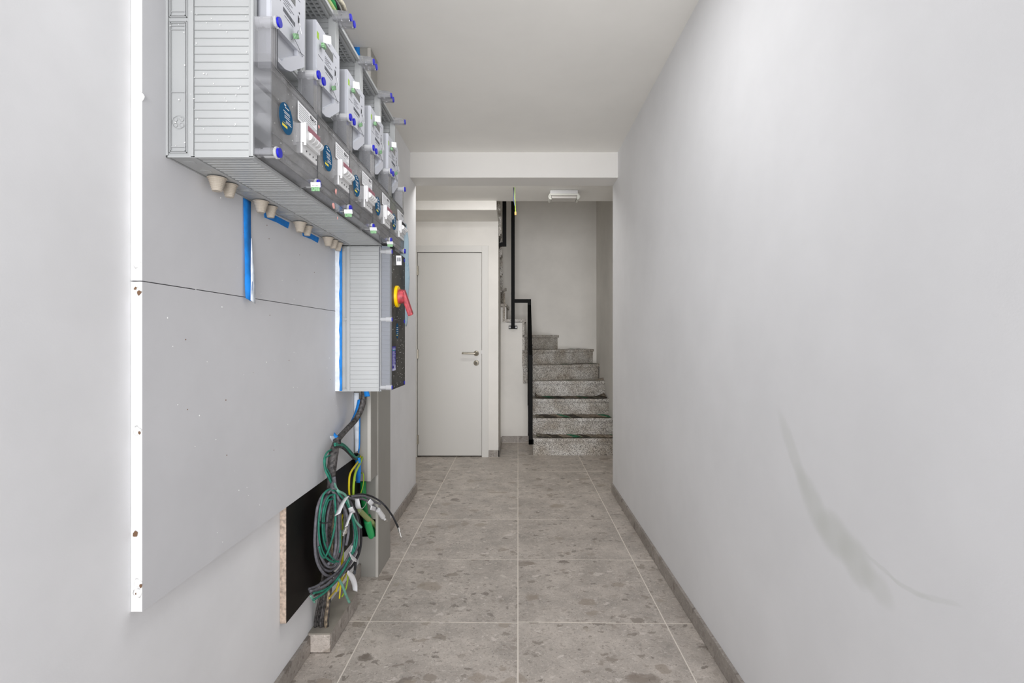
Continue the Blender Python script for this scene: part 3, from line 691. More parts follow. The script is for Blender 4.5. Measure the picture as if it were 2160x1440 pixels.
def make_cabinet():
    """built with its near edge at y = 0"""
    cb = empty('meter_cabinet', (0, 0, 0), '', 'cabinet', 'electricity meter cabinets in the row on the left wall')
    L = LM - .002
    mesh_ob('side_panel', SIDE, cb)
    mesh_ob('side_panel', SIDE, cb, (0, L - .008, 0))
    bm = bmesh.new(); box(bm, XB, XB + .004, .008, L - .008, ZB, ZT); box(bm, -.735, -.70, .008, L - .008, ZB + .001, ZT - .005); link('back_panel', bm, PLAS, cb)
    # ribbed underside
    bm = bmesh.new(); box(bm, XB, XF, .008, L, ZB, ZB + .004)
    n = 15
    for k in range(n):
        ya, yb = .010 + (L - .012) * k / n, .010 + (L - .012) * (k + 1) / n
        prism(bm, [(ya, ZB), (ya + .0008, ZB - .0014), (yb - .0015, ZB - .0005), (yb, ZB)], 'x', -.680, -.567)
    box(bm, -.689, -.681, .0, L, ZB - .003, ZB + .001); box(bm, -.567, -.557, 0, L, ZB - .003, ZB + .002)
    box(bm, XB, XB + .003, 0, L, ZB - .002, ZB)
    for yy in (.04, .10, .16, .21):
        lathe(bm, (-.716, yy, ZB + .001), (0, 0, -1), [(0, .0125), (.0016, .0125), (.0018, .0115)], 18)
    link('underside', bm, PLAS, cb)
    # middle frame rails and top with slots
    bm = bmesh.new(); box(bm, -.60, XF, .0085, L, ZM - .006, ZM + .006, .001); box(bm, XF - .02, XF + .001, .0085, .018, ZM, ZT); box(bm, XF - .02, XF + .001, L - .012, L, ZM, ZT)
    link('frame', bm, PLAS, cb)
    bm = bmesh.new()
    z0, z1 = ZT - .006, ZT
    ns, nr = 6, 13
    xs = [-.70 + k * .0165 for k in range(8)]
    for x in xs: box(bm, x, x + .004, .008, L - .008, z0 - .004, z1)           # long bars
    for k in range(nr + 1):
        y = .008 + (L - .02) * k / nr; box(bm, -.735, -.575, y, y + .0085, z0, z1 - .001)
    box(bm, -.735, -.70, .008, L - .008, z0, z1)
    link('vent_grille', bm, PLASD, cb)
    bm = bmesh.new(); box(bm, -.58, -.574, .004, L - .004, ZT - .012, ZT + .002, .0008); box(bm, -.570, XF, .0, L, ZT - .008, ZT + .003, .0008)
    link('top_rail', bm, PLAS, cb)
    bm = bmesh.new(); box(bm, -.735, -.58, .0085, L - .0085, ZT + .0003, ZT + .002); link('slot_shade', bm, DARKIN, cb)  # black sheet above the grille, shade in the slots given as colour
    # dim mounting plate and insides behind the smoky cover
    bm = bmesh.new(); box(bm, -.60, -.597, .01, L - .01, ZB + .035, 1.722); box(bm, -.60, -.565, .02, L - .1, ZB + .05, ZB + .085, .003)
    box(bm, -.597, -.575, .012, .1, 1.66, 1.70, .003)
    link('mounting_plate', bm, PLASD, cb)
    bm = bmesh.new(); box(bm, -.60, -.59, .01, L - .01, ZB + .008, ZB + .034); link('terminal_row', bm, mat('dark_terminals', (84, 85, 88), .5), cb)
    bm = bmesh.new(); box(bm, -.597, -.563, .008, L - .008, ZM - .012, ZM - .006); box(bm, -.60, -.596, .01, L - .01, 1.735, ZM - .012); link('inner_shelf', bm, PLASD, cb)
    # smoky cover: shallow tray with two upright tabs, notched for the meter
    bm = bmesh.new(); t = .002; zc0, zc1 = ZB + .004, 1.7255
    box(bm, XC - t, XC, .0, L, zc0, zc1); box(bm, XF, XC - t, .0, t, zc0, zc1); box(bm, XF, XC - t, L - t, L, zc0, zc1); box(bm, XF, XC - t, t, L - t, zc0, zc0 + t)
    link('smoky_cover', bm, COVER, cb)
    for a, b_ in ((.0, .026), (L - .026, L)):
        bm = bmesh.new()
        box(bm, XC - t, XC, a, b_, zc1, ZM + .003); box(bm, XF, XC - t, a, a + t, zc1, ZM + .003); box(bm, XF, XC - t, b_ - t, b_, zc1, ZM + .003)
        link('cover_tab', bm, CLEAR, cb)
    bm = bmesh.new()
    for z in (zc1 - .004, zc1 - .018, zc0 + .046, zc0 + .02): box(bm, XC, XC + .0012, .004, L - .004, z, z + .0018)
    for k in range(9): box(bm, XC, XC + .001, .03 + k * .024, .034 + k * .024, zc1 - .012, zc1 - .0105)
    for k in range(10): box(bm, XC, XC + .001, .02 + k * .008, .023 + k * .008, zc0 + .006, zc0 + .016)
    link('cover_ribs', bm, CLEAR, cb)['kind'] = 'stuff'
    bm = bmesh.new(); box(bm, XC - .001, XC + .0008, .026, L - .026, zc1 - .001, zc1 + .0012); box(bm, XC - .001, XC + .0008, .0252, .0262, zc1, ZM - .004); box(bm, XF, XC + .0006, L - .0008, L + .0012, zc0, zc1 - .004)
    link('cover_edge', bm, mat('dark_cover_edge', (52, 54, 58), .4), cb)
    # knobs
    for z in (ZB + .013, ZM, 2.122):
        for y in (.016, L - .016):
            if z < 1.6 and y < .1: continue
            bm = bmesh.new()
            lathe(bm, (XF - .004, y, z), (1, 0, 0), [(0, .0095), (.014, .0095), (.015, .0080), (.022, .0080), (.023, .0108), (.046, .0108), (.047, .0128), (.0515, .0128)], 18)
            k = link('knob', bm, CLEAR if z > 2 else mat_knob, cb, False)
            bm = bmesh.new(); lathe(bm, (XF + .0478, y, z), (1, 0, 0), [(0, .0104), (.0044, .0104)], 20); link('blue_cap', bm, BLUE, k)
            if z > 2:
                bm = bmesh.new(); prism(bm, [(XF - .002, z - .010), (XF + .050, z - .010), (XF + .050, z + .004), (XF + .044, z + .013), (XF - .002, z + .018)], 'y', y - .0105, y + .0105)
                link('knob_housing', bm, CLEAR, cb)
    # stickers on the cover
    st_ = .0006
    bm = bmesh.new(); lathe(bm, (XC, .068, 1.634), (1, 0, 0), [(0, .034), (st_, .034)], 40); sk = setp(link('round_sticker', bm, TEAL, cb), 'round teal sticker with white print')
    text_mesh('sticker_print', 'enersol', .0135, WHITE, sk, Matrix.Translation((XC + .001, .068, 1.655)) @ FACE, .0001, .0003) if False else None
    bm = bmesh.new()
    def pr(bm, y0, y1, z, h=.0016): box(bm, XC + st_, XC + st_ + .0002, y0, y1, z, z + h)
    pr(bm, .058, .066, 1.6600, .004); pr(bm, .066, .082, 1.6565, .0022); pr(bm, .062, .069, 1.6565, .0016)
    for (a, b_, z) in ((.054, .085, 1.647), (.058, .086, 1.6435), (.060, .084, 1.638), (.060, .088, 1.634), (.066, .090, 1.628), (.066, .094, 1.6245)): 
        x = a
        while x < b_: 
            wd = min(random.uniform(.002, .005), b_ - x); pr(bm, x, x + wd, z, .0017); x += wd + .0007
    link('white_print', bm, WHITE, sk)
    bm = bmesh.new(); pr(bm, .048, .073, 1.6125, .0055); pr(bm, .050, .070, 1.6215, .0006); link('yellow_bar', bm, YEL, sk)
    bm = bmesh.new(); box(bm, XC, XC + st_, .130, .246, 1.659, 1.7035); pl = setp(link('paper_label', bm, PAPER, cb), 'white paper label with lines of small print')
    bm = bmesh.new()
    for r_ in range(7):
        z = 1.6965 - r_ * .0052; x = .136
        end = .190 if r_ < 2 else random.uniform(.215, .24)
        while x < end:
            wd = random.uniform(.002, .007); pr(bm, x, x + wd, z, .0013); x += wd + .0014
    link('small_print', bm, INK, pl)
    text_mesh('label_code', 'KBA1C', .0125, INKD, pl, Matrix.Translation((XC + .0008, .220, 1.6945)) @ FACE, .0001, .0004)
    return cb
mat_knob = film('knob_plastic', (.93, .93, .93), .3, .12, .5, (225, 226, 228))
ordn = ['nearest the camera', 'second from the camera', 'in the middle of the row', 'fourth from the camera', 'at the far end']
proto = make_cabinet()
cabs = [proto] + [copy_tree(proto) for _ in range(4)]
for i, cb in enumerate(cabs):
    cb.location = (0, YM + LM * i, 0)
    cb['label'] = 'grey ribbed meter cabinet with smoky cover, ' + ordn[i]
kb0 = [c for c in proto.children if c.name.startswith('knob') and not c.name.startswith('knob_h')][0]
k = copy_tree(kb0, proto); k.location = (0, .032 - (LM - .002), 0)      # extra near bottom knob on the first cabinet
# ------------------------------------------------------------------ meters
def make_meter():
    mt = empty('electricity_meter', (0, 0, 0), '', 'meter', 'white electricity meters in the cabinet row')
    XM = -.535; W = .179
    bm = bmesh.new(); prism(bm, [(0, 1.99), (W, 1.99), (W, 1.824), (.10, 1.772), (.07, 1.762), (0, 1.760)], 'x', -.699, XM - .010)
    link('terminal_cover', bm, METER2, mt)
    bm = bmesh.new(); prism(bm, [(0, 1.99), (W, 1.99), (W, 1.85), (.137, 1.843), (.02, 1.833), (0, 1.833)], 'x', XM - .010, XM)
    es = [e for e in bm.edges if all(abs(v.co.x - XM) < 1e-6 for v in e.verts)]; bmesh.ops.bevel(bm, geom=es, offset=.0015, segments=2, affect='EDGES')
    fc = link('meter_face', bm, METER, mt)
    # hook shaped rim round the lower recess
    bm = bmesh.new()
    prism(bm, [(.137, 1.846), (W, 1.852), (W, 1.824), (.10, 1.772), (.07, 1.762), (0, 1.760), (0, 1.768), (.055, 1.772), (.063, 1.783), (.14, 1.832)], 'x', XM - .011, XM - .001)
    prism(bm, [(0, 1.768), (.0, 1.834), (.012, 1.834), (.02, 1.772)], 'x', XM - .011, XM - .002)
    link('lower_rim', bm, METER, mt)
    def pb(bm, y0, y1, z0, z1, x=XM, t=.0005): box(bm, x, x + t, y0, y1, z0, z1)
    bm = bmesh.new(); pb(bm, .061, .122, 1.940, 1.963, t=.0008); link('lcd_screen', bm, LCD, mt)
    bm = bmesh.new(); pb(bm, .003, .016, 1.944, 1.962); link('lime_mark', bm, LIME, mt)
    bm = bmesh.new(); x = .058
    while x < .12: wd = random.uniform(.0008, .003); pb(bm, x, x + wd, 1.889, 1.899); x += wd + random.uniform(.0006, .0018)
    link('barcode', bm, INK, mt)
    bm = bmesh.new()
    for z, a, b_ in ((1.925, .06, .105), (1.920, .06, .09), (1.914, .06, .115), (1.908, .06, .10), (1.882, .065, .11), (1.972, .08, .10), (1.967, .12, .15), (1.903, .012, .045)):
        x = a
        while x < b_: wd = random.uniform(.001, .004); pb(bm, x, x + wd, z, z + .0014); x += wd + .001
    link('small_print', bm, INK, mt)
    bm = bmesh.new(); pb(bm, .143, .148, 1.936, 1.940); pb(bm, .137, .141, 1.910, 1.928); pb(bm, .1425, .145, 1.914, 1.926); pb(bm, .146, .152, 1.905, 1.911); link('dark_marks', bm, INKD, mt)
    # seals with tags
    for (y, z, rot, tg) in ((.030, 1.952, .15, True), (.108, 1.876, .5, False)):
        bm = bmesh.new(); box(bm, -.004, .004, -.010, .010, -.006, .006, .002, Matrix.Translation((XM + .008, y, z - .016)) @ Matrix.Rotation(rot, 4, 'X')); s_ = link('green_seal', bm, SEALG, mt, True)
        bm = bmesh.new(); box(bm, -.0005, .0005, -.0105, .0105, -.0105, .0105, 0, Matrix.Translation((XM + .016, y + .004, z + .004)) @ Matrix.Rotation(rot, 4, 'X') @ Matrix.Rotation(-.95 if tg else .45, 4, 'Z')); link('seal_tag', bm, PAPER, s_)
        bm = bmesh.new(); tube(bm, [(XM, y - .006, z - .028), (XM + .006, y - .008, z - .02), (XM + .01, y, z - .01), (XM + .012, y + .003, z)], .0006, 5); link('seal_wire', bm, INK, s_)
    bm = bmesh.new(); tube(bm, [(XM + .002, .108, 1.858), (XM + .003, .13, 1.85), (XM + .0005, .165, 1.842)], .0006, 5); link('seal_wire', bm, INK, mt)
    return mt
mp = make_meter(); meters = [mp] + [copy_tree(mp) for _ in range(4)]
for i, m_ in enumerate(meters):
    m_.location = (0, YM + LM * i + .031, 0); m_['label'] = 'white electricity meter in the cabinet ' + ordn[i]
# breakers
def make_breaker():
    b = empty('circuit_breaker', (0, 0, 0), '', 'breaker', 'four-pole circuit breakers in the cabinet row')
    x0 = XC - .018
    bm = bmesh.new(); box(bm, x0, x0 + .022, 0, .092, 1.586, 1.612, .001); box(bm, x0, x0 + .030, 0, .092, 1.612, 1.658, .001); box(bm, x0 - .02, x0 + .008, -.012, .10, 1.578, 1.662, .001)
    link('breaker_body', bm, WHITE, b)
    bm = bmesh.new(); box(bm, x0, x0 + .012, .03, .095, 1.552, 1.577, .001); link('lower_terminal', bm, METER2, b)
    bm = bmesh.new(); box(bm, x0 + .030, x0 + .0308, .014, .090, 1.6445, 1.6565); link('pink_strip', bm, PINK, b)
    for k in range(4):
        y = .018 + k * .020
        bm = bmesh.new(); lathe(bm, (x0 + .030, y, 1.632), (0, 1, 0), [(0, .0095), (.013, .0095)], 14); link('toggle', bm, WHITE, b, False)
        bm = bmesh.new(); lathe(bm, (x0 + .0225, y + .006, 1.598), (1, 0, 0), [(0, .0022), (.0006, .0022)], 8); lathe(bm, (x0 + .012, y + .016, 1.566), (1, 0, 0), [(0, .0026), (.0006, .0026)], 8); link('screw_hole', bm, INKD, b)
    bm = bmesh.new(); box(bm, x0 + .026, x0 + .032, -.0015, .0, 1.604, 1.6585); link('side_clip', bm, WHITE, b)
    return b
bp_ = make_breaker(); brs = [bp_] + [copy_tree(bp_) for _ in range(4)]
for i, b in enumerate(brs):
    b.location = (0, YM + LM * i + .146, 0); b['label'] = 'white four-pole circuit breaker on the cover of the cabinet ' + ordn[i]
ps = [c for c in brs[4].children if c.name.startswith('pink_strip')][0]; ps.data = ps.data.copy(); ps.data.materials[0] = INKD; ps.name = 'black_strip'
# lead-seal tags on the bottom knobs
for k, (px, py, rz) in enumerate(((666, 393, .0), (735, 449, .1), (788, 485, .5), (823, 514, .6))):
    p = at(px, py, -.505)
    g = empty('seal_tag', p, 'white and green seal tag on a bottom knob, ' + ['nearest of the four', 'second of the four from the camera', 'third of the four from the camera', 'farthest of the four'][k], 'tag', 'seal tags along the bottom of the covers')
    bm = bmesh.new(); box(bm, -.012, .012, -.001, .001, -.002, .010, 0, Matrix.Rotation(.2 + rz, 4, 'X')); setp(link('tag_paper', bm, PAPER, g), 'white tag')
    bm = bmesh.new(); box(bm, -.010, .010, -.003, .003, -.012, -.002, .001); link('seal_body', bm, SEALG, g)
    bm = bmesh.new(); tube(bm, [(-.004, 0, .009), (-.010, .006, .014), (-.018, .012, .012)], .0006, 5); link('seal_wire', bm, INK, g)
    bm = bmesh.new()
    for q in range(5): box(bm, -.008 + q * .0032, -.0065 + q * .0032, -.0016, -.001, .001, .008)
    link('tag_print', bm, INK, g)
# glands
gl_pos = [(458, .0185, 'first'), (484, .0165, 'second'), (550, .0185, ''), (571, .016, ''), (633, .0185, ''), (648, .016, ''), (692, .018, ''), (703, .017, ''), (713, .017, '')]
gwords = ['first from the camera', 'second from the camera', 'third from the camera', 'fourth from the camera', 'fifth from the camera', 'sixth from the camera', 'seventh from the camera', 'last but one', 'last, next to the switch box']
for k, (px, r, _) in enumerate(gl_pos):
    x = -.714; y = -x * F / (CX - px)
    bm = bmesh.new(); prof = [(0, r + .003), (.002, r + .003), (.0022, r)]
    hgt = .027
    for q in range(7):
        s = .004 + q * hgt / 7; rr = r * (1 - .42 * (q / 7)); prof += [(s, rr), (s + .0022, rr - .0002), (s + .0026, rr - .0012)]
    prof += [(.004 + hgt, r * .56)]
    lathe(bm, (0, 0, 0), (0, 0, -1), prof, 20); o = link('cable_gland', bm, GLAND, None, False); o.location = (x, y, ZB - .003)
    setp(o, 'beige ribbed rubber cable gland under the meter cabinets, ' + gwords[k], 'gland', 'rubber glands under the cabinets')
# ------------------------------------------------------------------ switch box below the last cabinet
ZL = .9316; YS = 2.113
SIDE2 = side_panel_mesh(ZL, 1.520, 'switch_side_panel', 'low')
sb = empty('switch_box', (0, YS, 0), 'tall grey switch box with black front and red-yellow rotary switch under the cabinets', 'box')
L = LM - .002
mesh_ob('side_panel', SIDE2, sb); 
bm = bmesh.new(); box(bm, XB, XF, L - .006, L, ZL, 1.52); box(bm, XB, XB + .004, .008, L, ZL, 1.52); box(bm, XB, XF, .008, L, 1.515, 1.52); box(bm, XB, XF, .008, L, ZL, ZL + .004)
link('body_shell', bm, PLAS, sb)
bm = bmesh.new(); box(bm, -.552, -.548, .016, L - .016, ZL + .01, 1.505); link('black_mounting_plate', bm, DARKIN, sb)
bm = bmesh.new()
for k in range(33): prism(bm, [(.006, ZL + .014 + k * .0175), (.0035, ZL + .015 + k * .0175), (.006, ZL + .030 + k * .0175)], 'x', -.556, -.522)
box(bm, -.556, -.522, .006, .009, ZL + .01, 1.505)
link('inner_ribs', bm, mat('blue_grey_plastic', (128, 136, 146), .5), sb)
bm = bmesh.new(); t = .002; XS = -.514
box(bm, XF, XS - t, 0, t, ZL + .003, 1.512); box(bm, XF, XS - t, L - t, L, ZL + .003, 1.512); box(bm, XF, XS - t, t, L - t, ZL + .003, ZL + .005)
link('side_cover', bm, CLEAR, sb)
def dusty():
    m = mat('dusty_black_glass', (40, 40, 39), .45, spec=.2); nt = m.node_tree; b = nt.nodes['Principled BSDF']
    tc = N(nt, 'ShaderNodeTexCoord'); n = N(nt, 'ShaderNodeTexNoise', i_Scale=9.0, i_Detail=6.0); nt.links.new(tc.outputs['Object'], n.inputs['Vector'])
    r2 = ramp(nt, [(.35, lin((26, 26, 26))), (.7, lin((74, 73, 69)))]); nt.links.new(n.outputs['Fac'], r2.inputs['Fac'])
    nt.links.new(r2.outputs['Color'], b.inputs['Base Color']); return m
bm = bmesh.new(); box(bm, XS - t, XS, 0, L, ZL + .003, 1.512, .0006); link('front_cover', bm, dusty(), sb)
bm = bmesh.new(); box(bm, XS - .001, XS + .0005, -.0006, .0006, ZL + .003, 1.512); box(bm, XF - .004, XF + .001, -.003, .004, ZL - .004, 1.518); link('cover_edge', bm, mat('grey_edge', (96, 98, 102), .4), sb)
for z in (ZL + .014, 1.222, 1.498):
    bm = bmesh.new(); lathe(bm, (XF, .004, z), (1, 0, 0), [(0, .0080), (.022, .0080), (.023, .0105), (.047, .0105)], 14); kb = link('knob', bm, mat_knob, sb)
    bm = bmesh.new(); lathe(bm, (XF + .047, .004, z), (1, 0, 0), [(0, .0078), (.0018, .0078)], 14); link('blue_cap', bm, BLUE, kb)
    bm = bmesh.new(); lathe(bm, (XS, L - .014, z), (1, 0, 0), [(0, .008), (.002, .008)], 14); link('blue_cap', bm, BLUE, sb)
yk = 2.197 - YS; zk = 1.322
bm = bmesh.new(); lathe(bm, (XS, yk, zk), (1, 0, 0), [(0, .046), (.008, .046), (.011, .043), (.011, .032)], 56); sw = setp(link('yellow_ring', bm, YRING, sb, False), 'yellow switch ring')
bm = bmesh.new(); lathe(bm, (XS + .010, yk, zk), (1, 0, 0), [(0, .030), (.004, .031), (.020, .029), (.026, .024)], 40)
box(bm, -.002, .019, -.015, .015, -.092, .018, .005, Matrix.Translation((XS + .024, yk, zk + .006)) @ Matrix.Rotation(.22, 4, 'X') @ Matrix.Rotation(-.28, 4, 'Y'))
setp(link('red_handle', bm, RED, sb), 'red dusty rotary handle')
bm = bmesh.new(); box(bm, XS, XS + .0008, .012, .068, 1.012, 1.112); pl = setp(link('purple_label', bm, PURP, sb), 'purple label with white print')
bm = bmesh.new()
for r_ in range(16):
    z = 1.104 - r_ * .0048; x = .016; end = random.uniform(.045, .066)
    if r_ == 2: continue
    while x < end: wd = random.uniform(.003, .009); box(bm, XS + .0008, XS + .001, x, min(x + wd, .066), z, z + .002); x += wd + .002
box(bm, XS + .0008, XS + .001, .012, .068, 1.012, 1.021); box(bm, XS + .0008, XS + .001, .044, .064, 1.021, 1.036)
link('white_print', bm, mat('lilac_print', (196, 196, 226), .6), pl)
bm = bmesh.new(); box(bm, XS + .0008, XS + .0011, .014, .060, 1.0945, 1.0975); link('teal_print', bm, mat('teal_print', (40, 160, 150), .6), pl)
bm = bmesh.new(); bmesh.ops.create_circle(bm, cap_ends=True, segments=28, radius=1, matrix=Matrix.Translation((XS + .0006, .098, 1.177)) @ FACE @ Matrix.Diagonal((.024, .033, 1, 1))); os_ = setp(link('small_oval_sticker', bm, TEAL, sb), 'small faded blue oval sticker')
bm = bmesh.new()
for a, b_, z in ((.086, .112, 1.19), (.084, .112, 1.182), (.086, .114, 1.174), (.09, .114, 1.166)): box(bm, XS + .0008, XS + .001, a, b_, z, z + .0022)
link('white_print', bm, WHITE, os_)
bm = bmesh.new(); box(bm, XS + .0008, XS + .001, .086, .1, 1.156, 1.161); link('yellow_bar', bm, YEL, os_)
bm = bmesh.new(); box(bm, -.0006, .0006, -.013, .013, -.02, .02, 0, Matrix.Translation((XS + .010, .085, 1.475)) @ Matrix.Rotation(.15, 4, 'X') @ Matrix.Rotation(-.75, 4, 'Z')); tg = link('seal_tag', bm, PAPER, sb)
bm = bmesh.new()
for q in range(4): box(bm, .0006, .0009, -.009 + q * .005, -.006 + q * .005, -.004, .012, 0, Matrix.Translation((XS + .010, .085, 1.475)) @ Matrix.Rotation(.15, 4, 'X') @ Matrix.Rotation(-.75, 4, 'Z'))
link('tag_print', bm, INK, tg)
# masking tape and white paint on the near side of the switch box
bm = bmesh.new(); box(bm, XB, -.7235, YS - .0022, YS - .0004, ZL - .0, 1.521); setp(link('painted_strip', bm, TAPEW), 'white painted strip down the near side of the switch box', 'tape')
bm = bmesh.new()
zz = [ZL + (1.525 - ZL) * k / 24 for k in range(25)]; lft = [(-.7235 - .0012 + .0022 * math.sin(k * 1.7) * math.cos(k * .6)) for k in range(25)]
pts = [(x, z) for x, z in zip(lft, zz)] + [(-.7145, z) for z in (1.525, ZL)]
prism(bm, pts, 'y', YS - .0034, YS - .0023); setp(link('masking_tape', bm, TAPE), 'narrow straight blue masking tape beside the white painted strip on the switch box', 'tape')
# blue film on the far end
bm = bmesh.new(); n = 24; fr = []
for k in range(n + 1):
    u = k / n; z = 1.20 + .47 * u; bulge = .010 + .012 * math.sin(u * PI) ** .7 + .002 * math.sin(u * 17)
    fr.append((bm.verts.new((XC - .02, 2.368, z)), bm.verts.new((XC + bulge * .6, 2.371, z)), bm.verts.new((XC + bulge, 2.378, z))))
for a, b_ in zip(fr, fr[1:]):
    for q in range(2): bm.faces.new((a[q], a[q + 1], b_[q + 1], b_[q]))
bmesh.ops.solidify(bm, geom=bm.faces[:], thickness=.0006)
setp(link('plastic_film', bm, BLUEF, None, True), 'pale blue protective film peeling off the far edge of the covers', 'film')
# hanging blue tape strip on the board
y = 1.418
bm = bmesh.new()
ribbon(bm, [(XB + .002, y + .002, 1.522), (XB + .003, y + .001, 1.47), (XB + .005, y, 1.40), (XB + .009, y - .004, 1.33), (XB + .011, y - .008, 1.285), (XB + .012, y - .010, 1.248)],
       [(0, .019, 0), (0, .018, 0), (0, .017, 0), (.003, .013, 0), (.006, .008, .0), (.004, .007, -.004)])
tpa = setp(link('hanging_tape', bm, TAPE, None, True), 'blue masking tape strip hanging loose from the cabinets over the upper board', 'tape')
bm = bmesh.new()
ribbon(bm, [(XB + .0055, y + .0185, 1.42), (XB + .012, y + .010, 1.35), (XB + .016, y + .007, 1.30), (XB + .017, y + .004, 1.243)], [(0, .002, 0), (.001, .006, 0), (.001, .010, 0), (0, .012, -.004)])
setp(link('folded_back', bm, TAPEW, tpa, True), 'white folded-over side of the tape')
for (ya, yb, lab) in ((1.515, 1.685, 'blue masking tape along the cabinet bottom between the third and fifth glands'), (1.785, 1.935, 'blue masking tape along the cabinet bottom before the last three glands')):
    bm = bmesh.new(); prism(bm, [(ya, 1.519), (yb, 1.519), (yb - .01, 1.498), ((ya + yb) / 2, 1.500), (ya + .005, 1.497)], 'x', XB + .0003, XB + .0013); setp(link('masking_tape', bm, TAPE), lab, 'tape')
# ------------------------------------------------------------------ cable bundle
B = empty('cable_bundle', at(678, 1322, -.731), 'thick black taped cable bundle running from the switch box down to the ledge', 'cable bundle')
pts = [at(768, 812, -.66), at(767, 835, -.662), at(763, 858, -.668), at(750, 885, -.69), at(727, 910, -.703), at(711, 930, -.708), at(704, 955, -.709), at(700, 985, -.710), at(698, 1015, -.711), at(696, 1060, -.712), at(692, 1110, -.714)]
def brel(o): return rrel(o, B)
bm = bmesh.new(); tube(bm, pts, [.013, .013, .0125, .0115, .011, .012, .018, .018, .014, .016, .014], 14, 8); sl = brel(link('taped_sleeve', bm, CABD, B, True))
for j, (px0, px1) in enumerate(((683, 665), (686, 669), (689, 673), (691, 677), (694, 681), (696, 684), (699, 688), (702, 691))):
    bm = bmesh.new(); e_ = atD(px1, 1322 - (j % 3) * 3, 1.93 + .006 * (j % 3)); e_.z = .0718
    tube(bm, [at(px0 + 4, 1060, -.71), at(px0 + 2, 1130, -.714), at(px0 - 2, 1210, -.717), (e_ + at(px0 - 3, 1210, -.718)) / 2 + Vector((0, .002 * (j % 2), 0)), e_ + Vector((0, 0, .03)), e_], .0050, 7, 4)
    brel(link('cable', bm, CABD if j not in (5, 6) else mat('plaster_dusted_cable', (120, 108, 92), .8, noise=.6, nscale=80), B, True))
bm = bmesh.new(); p = pts[5]; tube(bm, [p + Vector((0, -.002, .006)), p, p + Vector((0, .002, -.01))], .0145, 12, 2); brel(link('cable_tie', bm, CABB, B, True))
# tape around the bundle
def tape_piece(name, ps, hw, m, lab, X):
    bm = bmesh.new(); ribbon(bm, [at(px, py, x) for (px, py, x) in ps], hw); o = link(name, bm, m, None, True); setp(o, lab, 'tape'); return o
tape_piece('masking_tape', [(759, 842, -.690), (752, 868, -.70), (738, 893, -.715), (722, 910, -.72), (708, 928, -.73)], [(.010, 0, .002), (.009, 0, .004), (.006, 0, .007), (.005, 0, .009), (.004, 0, .012)], TAPE, 'blue masking tape following the curve of the black cable bundle', 0)
tape_piece('masking_tape', [(772, 823, -.635), (775, 836, -.632)], [(.010, 0, 0), (.011, 0, .001)], TAPE, 'round scrap of blue masking tape right of the bundle, just below the switch box', 0)
tape_piece('paint_tape', [(711, 925, -.737), (703, 925, -.738), (697, 921, -.739)], [(.004, 0, .018), (.003, 0, .012), (.001, 0, .004)], TAPEW, 'white painted tape flap where the bundle bends at the board', 0)
tape_piece('masking_tape', [(704, 915, -.722), (716, 928, -.70)], [(0, .004, .006), (0, .004, .007)], TAPE, 'small blue tape scrap wrapped at the bend of the bundle', 0)
# white strip along board end
tape_piece('painted_strip', [(752, 828, -.7295), (752, 880, -.7295), (753, 930, -.7285), (752, 952, -.7295)], [(.011, 0, 0), (.011, 0, 0), (.010, 0, 0), (.006, 0, .002)], TAPEW, 'white painted strip at the far end of the lower board, beside the upper trunking', 0)
tape_piece('masking_tape', [(758.5, 862, -.716), (758.5, 905, -.716), (758, 940, -.717), (756, 955, -.72)], [(.003, 0, 0), (.003, 0, 0), (.003, 0, 0), (.002, 0, 0)], TAPE, 'thin blue masking tape edging the white painted strip beside the trunking', 0)
tape_piece('masking_tape', [(755, 965, -.705), (756, 990, -.704), (755.5, 1018, -.704)], [(.011, 0, 0), (.011, 0, 0), (.0085, 0, 0)], TAPE, 'short wide blue masking tape piece dangling beside the yellow wires', 0)

# ------------------------------------------------------------------ coil of loose cables
K = empty('cable_coil', at(708, 1036, -.69), 'tangled coil of grey, black and green cables hanging in front of the black board', 'cable coil')
def Xc(px): return -.722 + (px - 664) / 101 * .055
def coil(path, r, m, dx=0.0, seg=8, par=None, name='cable', X=None, lab=None):
    bm = bmesh.new(); p = [at(q[0], q[1], (q[2] if len(q) > 2 else Xc(q[0]) + dx)) for q in path]
    tube(bm, p, r, seg, 6); o = link(name, bm, m, par or K, True); rrel(o, par or K)
    if lab: o['label'] = lab
    return o
g = .0050
coil([(702, 1006, -.705), (708, 1036), (690, 1044), (674, 1075), (667, 1115), (667, 1160), (676, 1192), (694, 1204), (712, 1192), (722, 1160), (727, 1110), (724, 1060), (712, 1038)], g, CABG)
coil([(702, 1006, -.705), (706, 1038), (688, 1050), (676, 1085), (671, 1130), (676, 1170), (690, 1193), (706, 1190), (716, 1150), (718, 1090), (714, 1050), (708, 1036)], g, CABG, .008)
coil([(702, 1006, -.705), (704, 1036), (684, 1040), (670, 1068), (665, 1110), (664, 1150), (669, 1185), (684, 1210), (704, 1214), (722, 1200), (738, 1170), (748, 1130), (750, 1090), (738, 1056), (720, 1038)], g, CABG, .004)
coil([(702, 1006, -.705), (709, 1034), (712, 1060), (714, 1100), (715, 1140), (709, 1170), (700, 1188)], .0058, CABG, .016)
coil([(702, 1006, -.705), (703, 1034), (706, 1060), (708, 1110), (708, 1150), (703, 1175), (692, 1190)], .0055, CABG, .018)
coil([(702, 1006, -.705), (700, 1034), (716, 1042), (734, 1070), (745, 1105), (746, 1140), (734, 1175), (712, 1205), (690, 1222), (668, 1236), (652, 1242)], g, CABG, .014)
coil([(702, 1006, -.705), (702, 1036), (722, 1048), (740, 1076), (752, 1110), (750, 1145), (737, 1180), (716, 1210), (696, 1228), (672, 1242), (654, 1247)], g, CABG, .020)
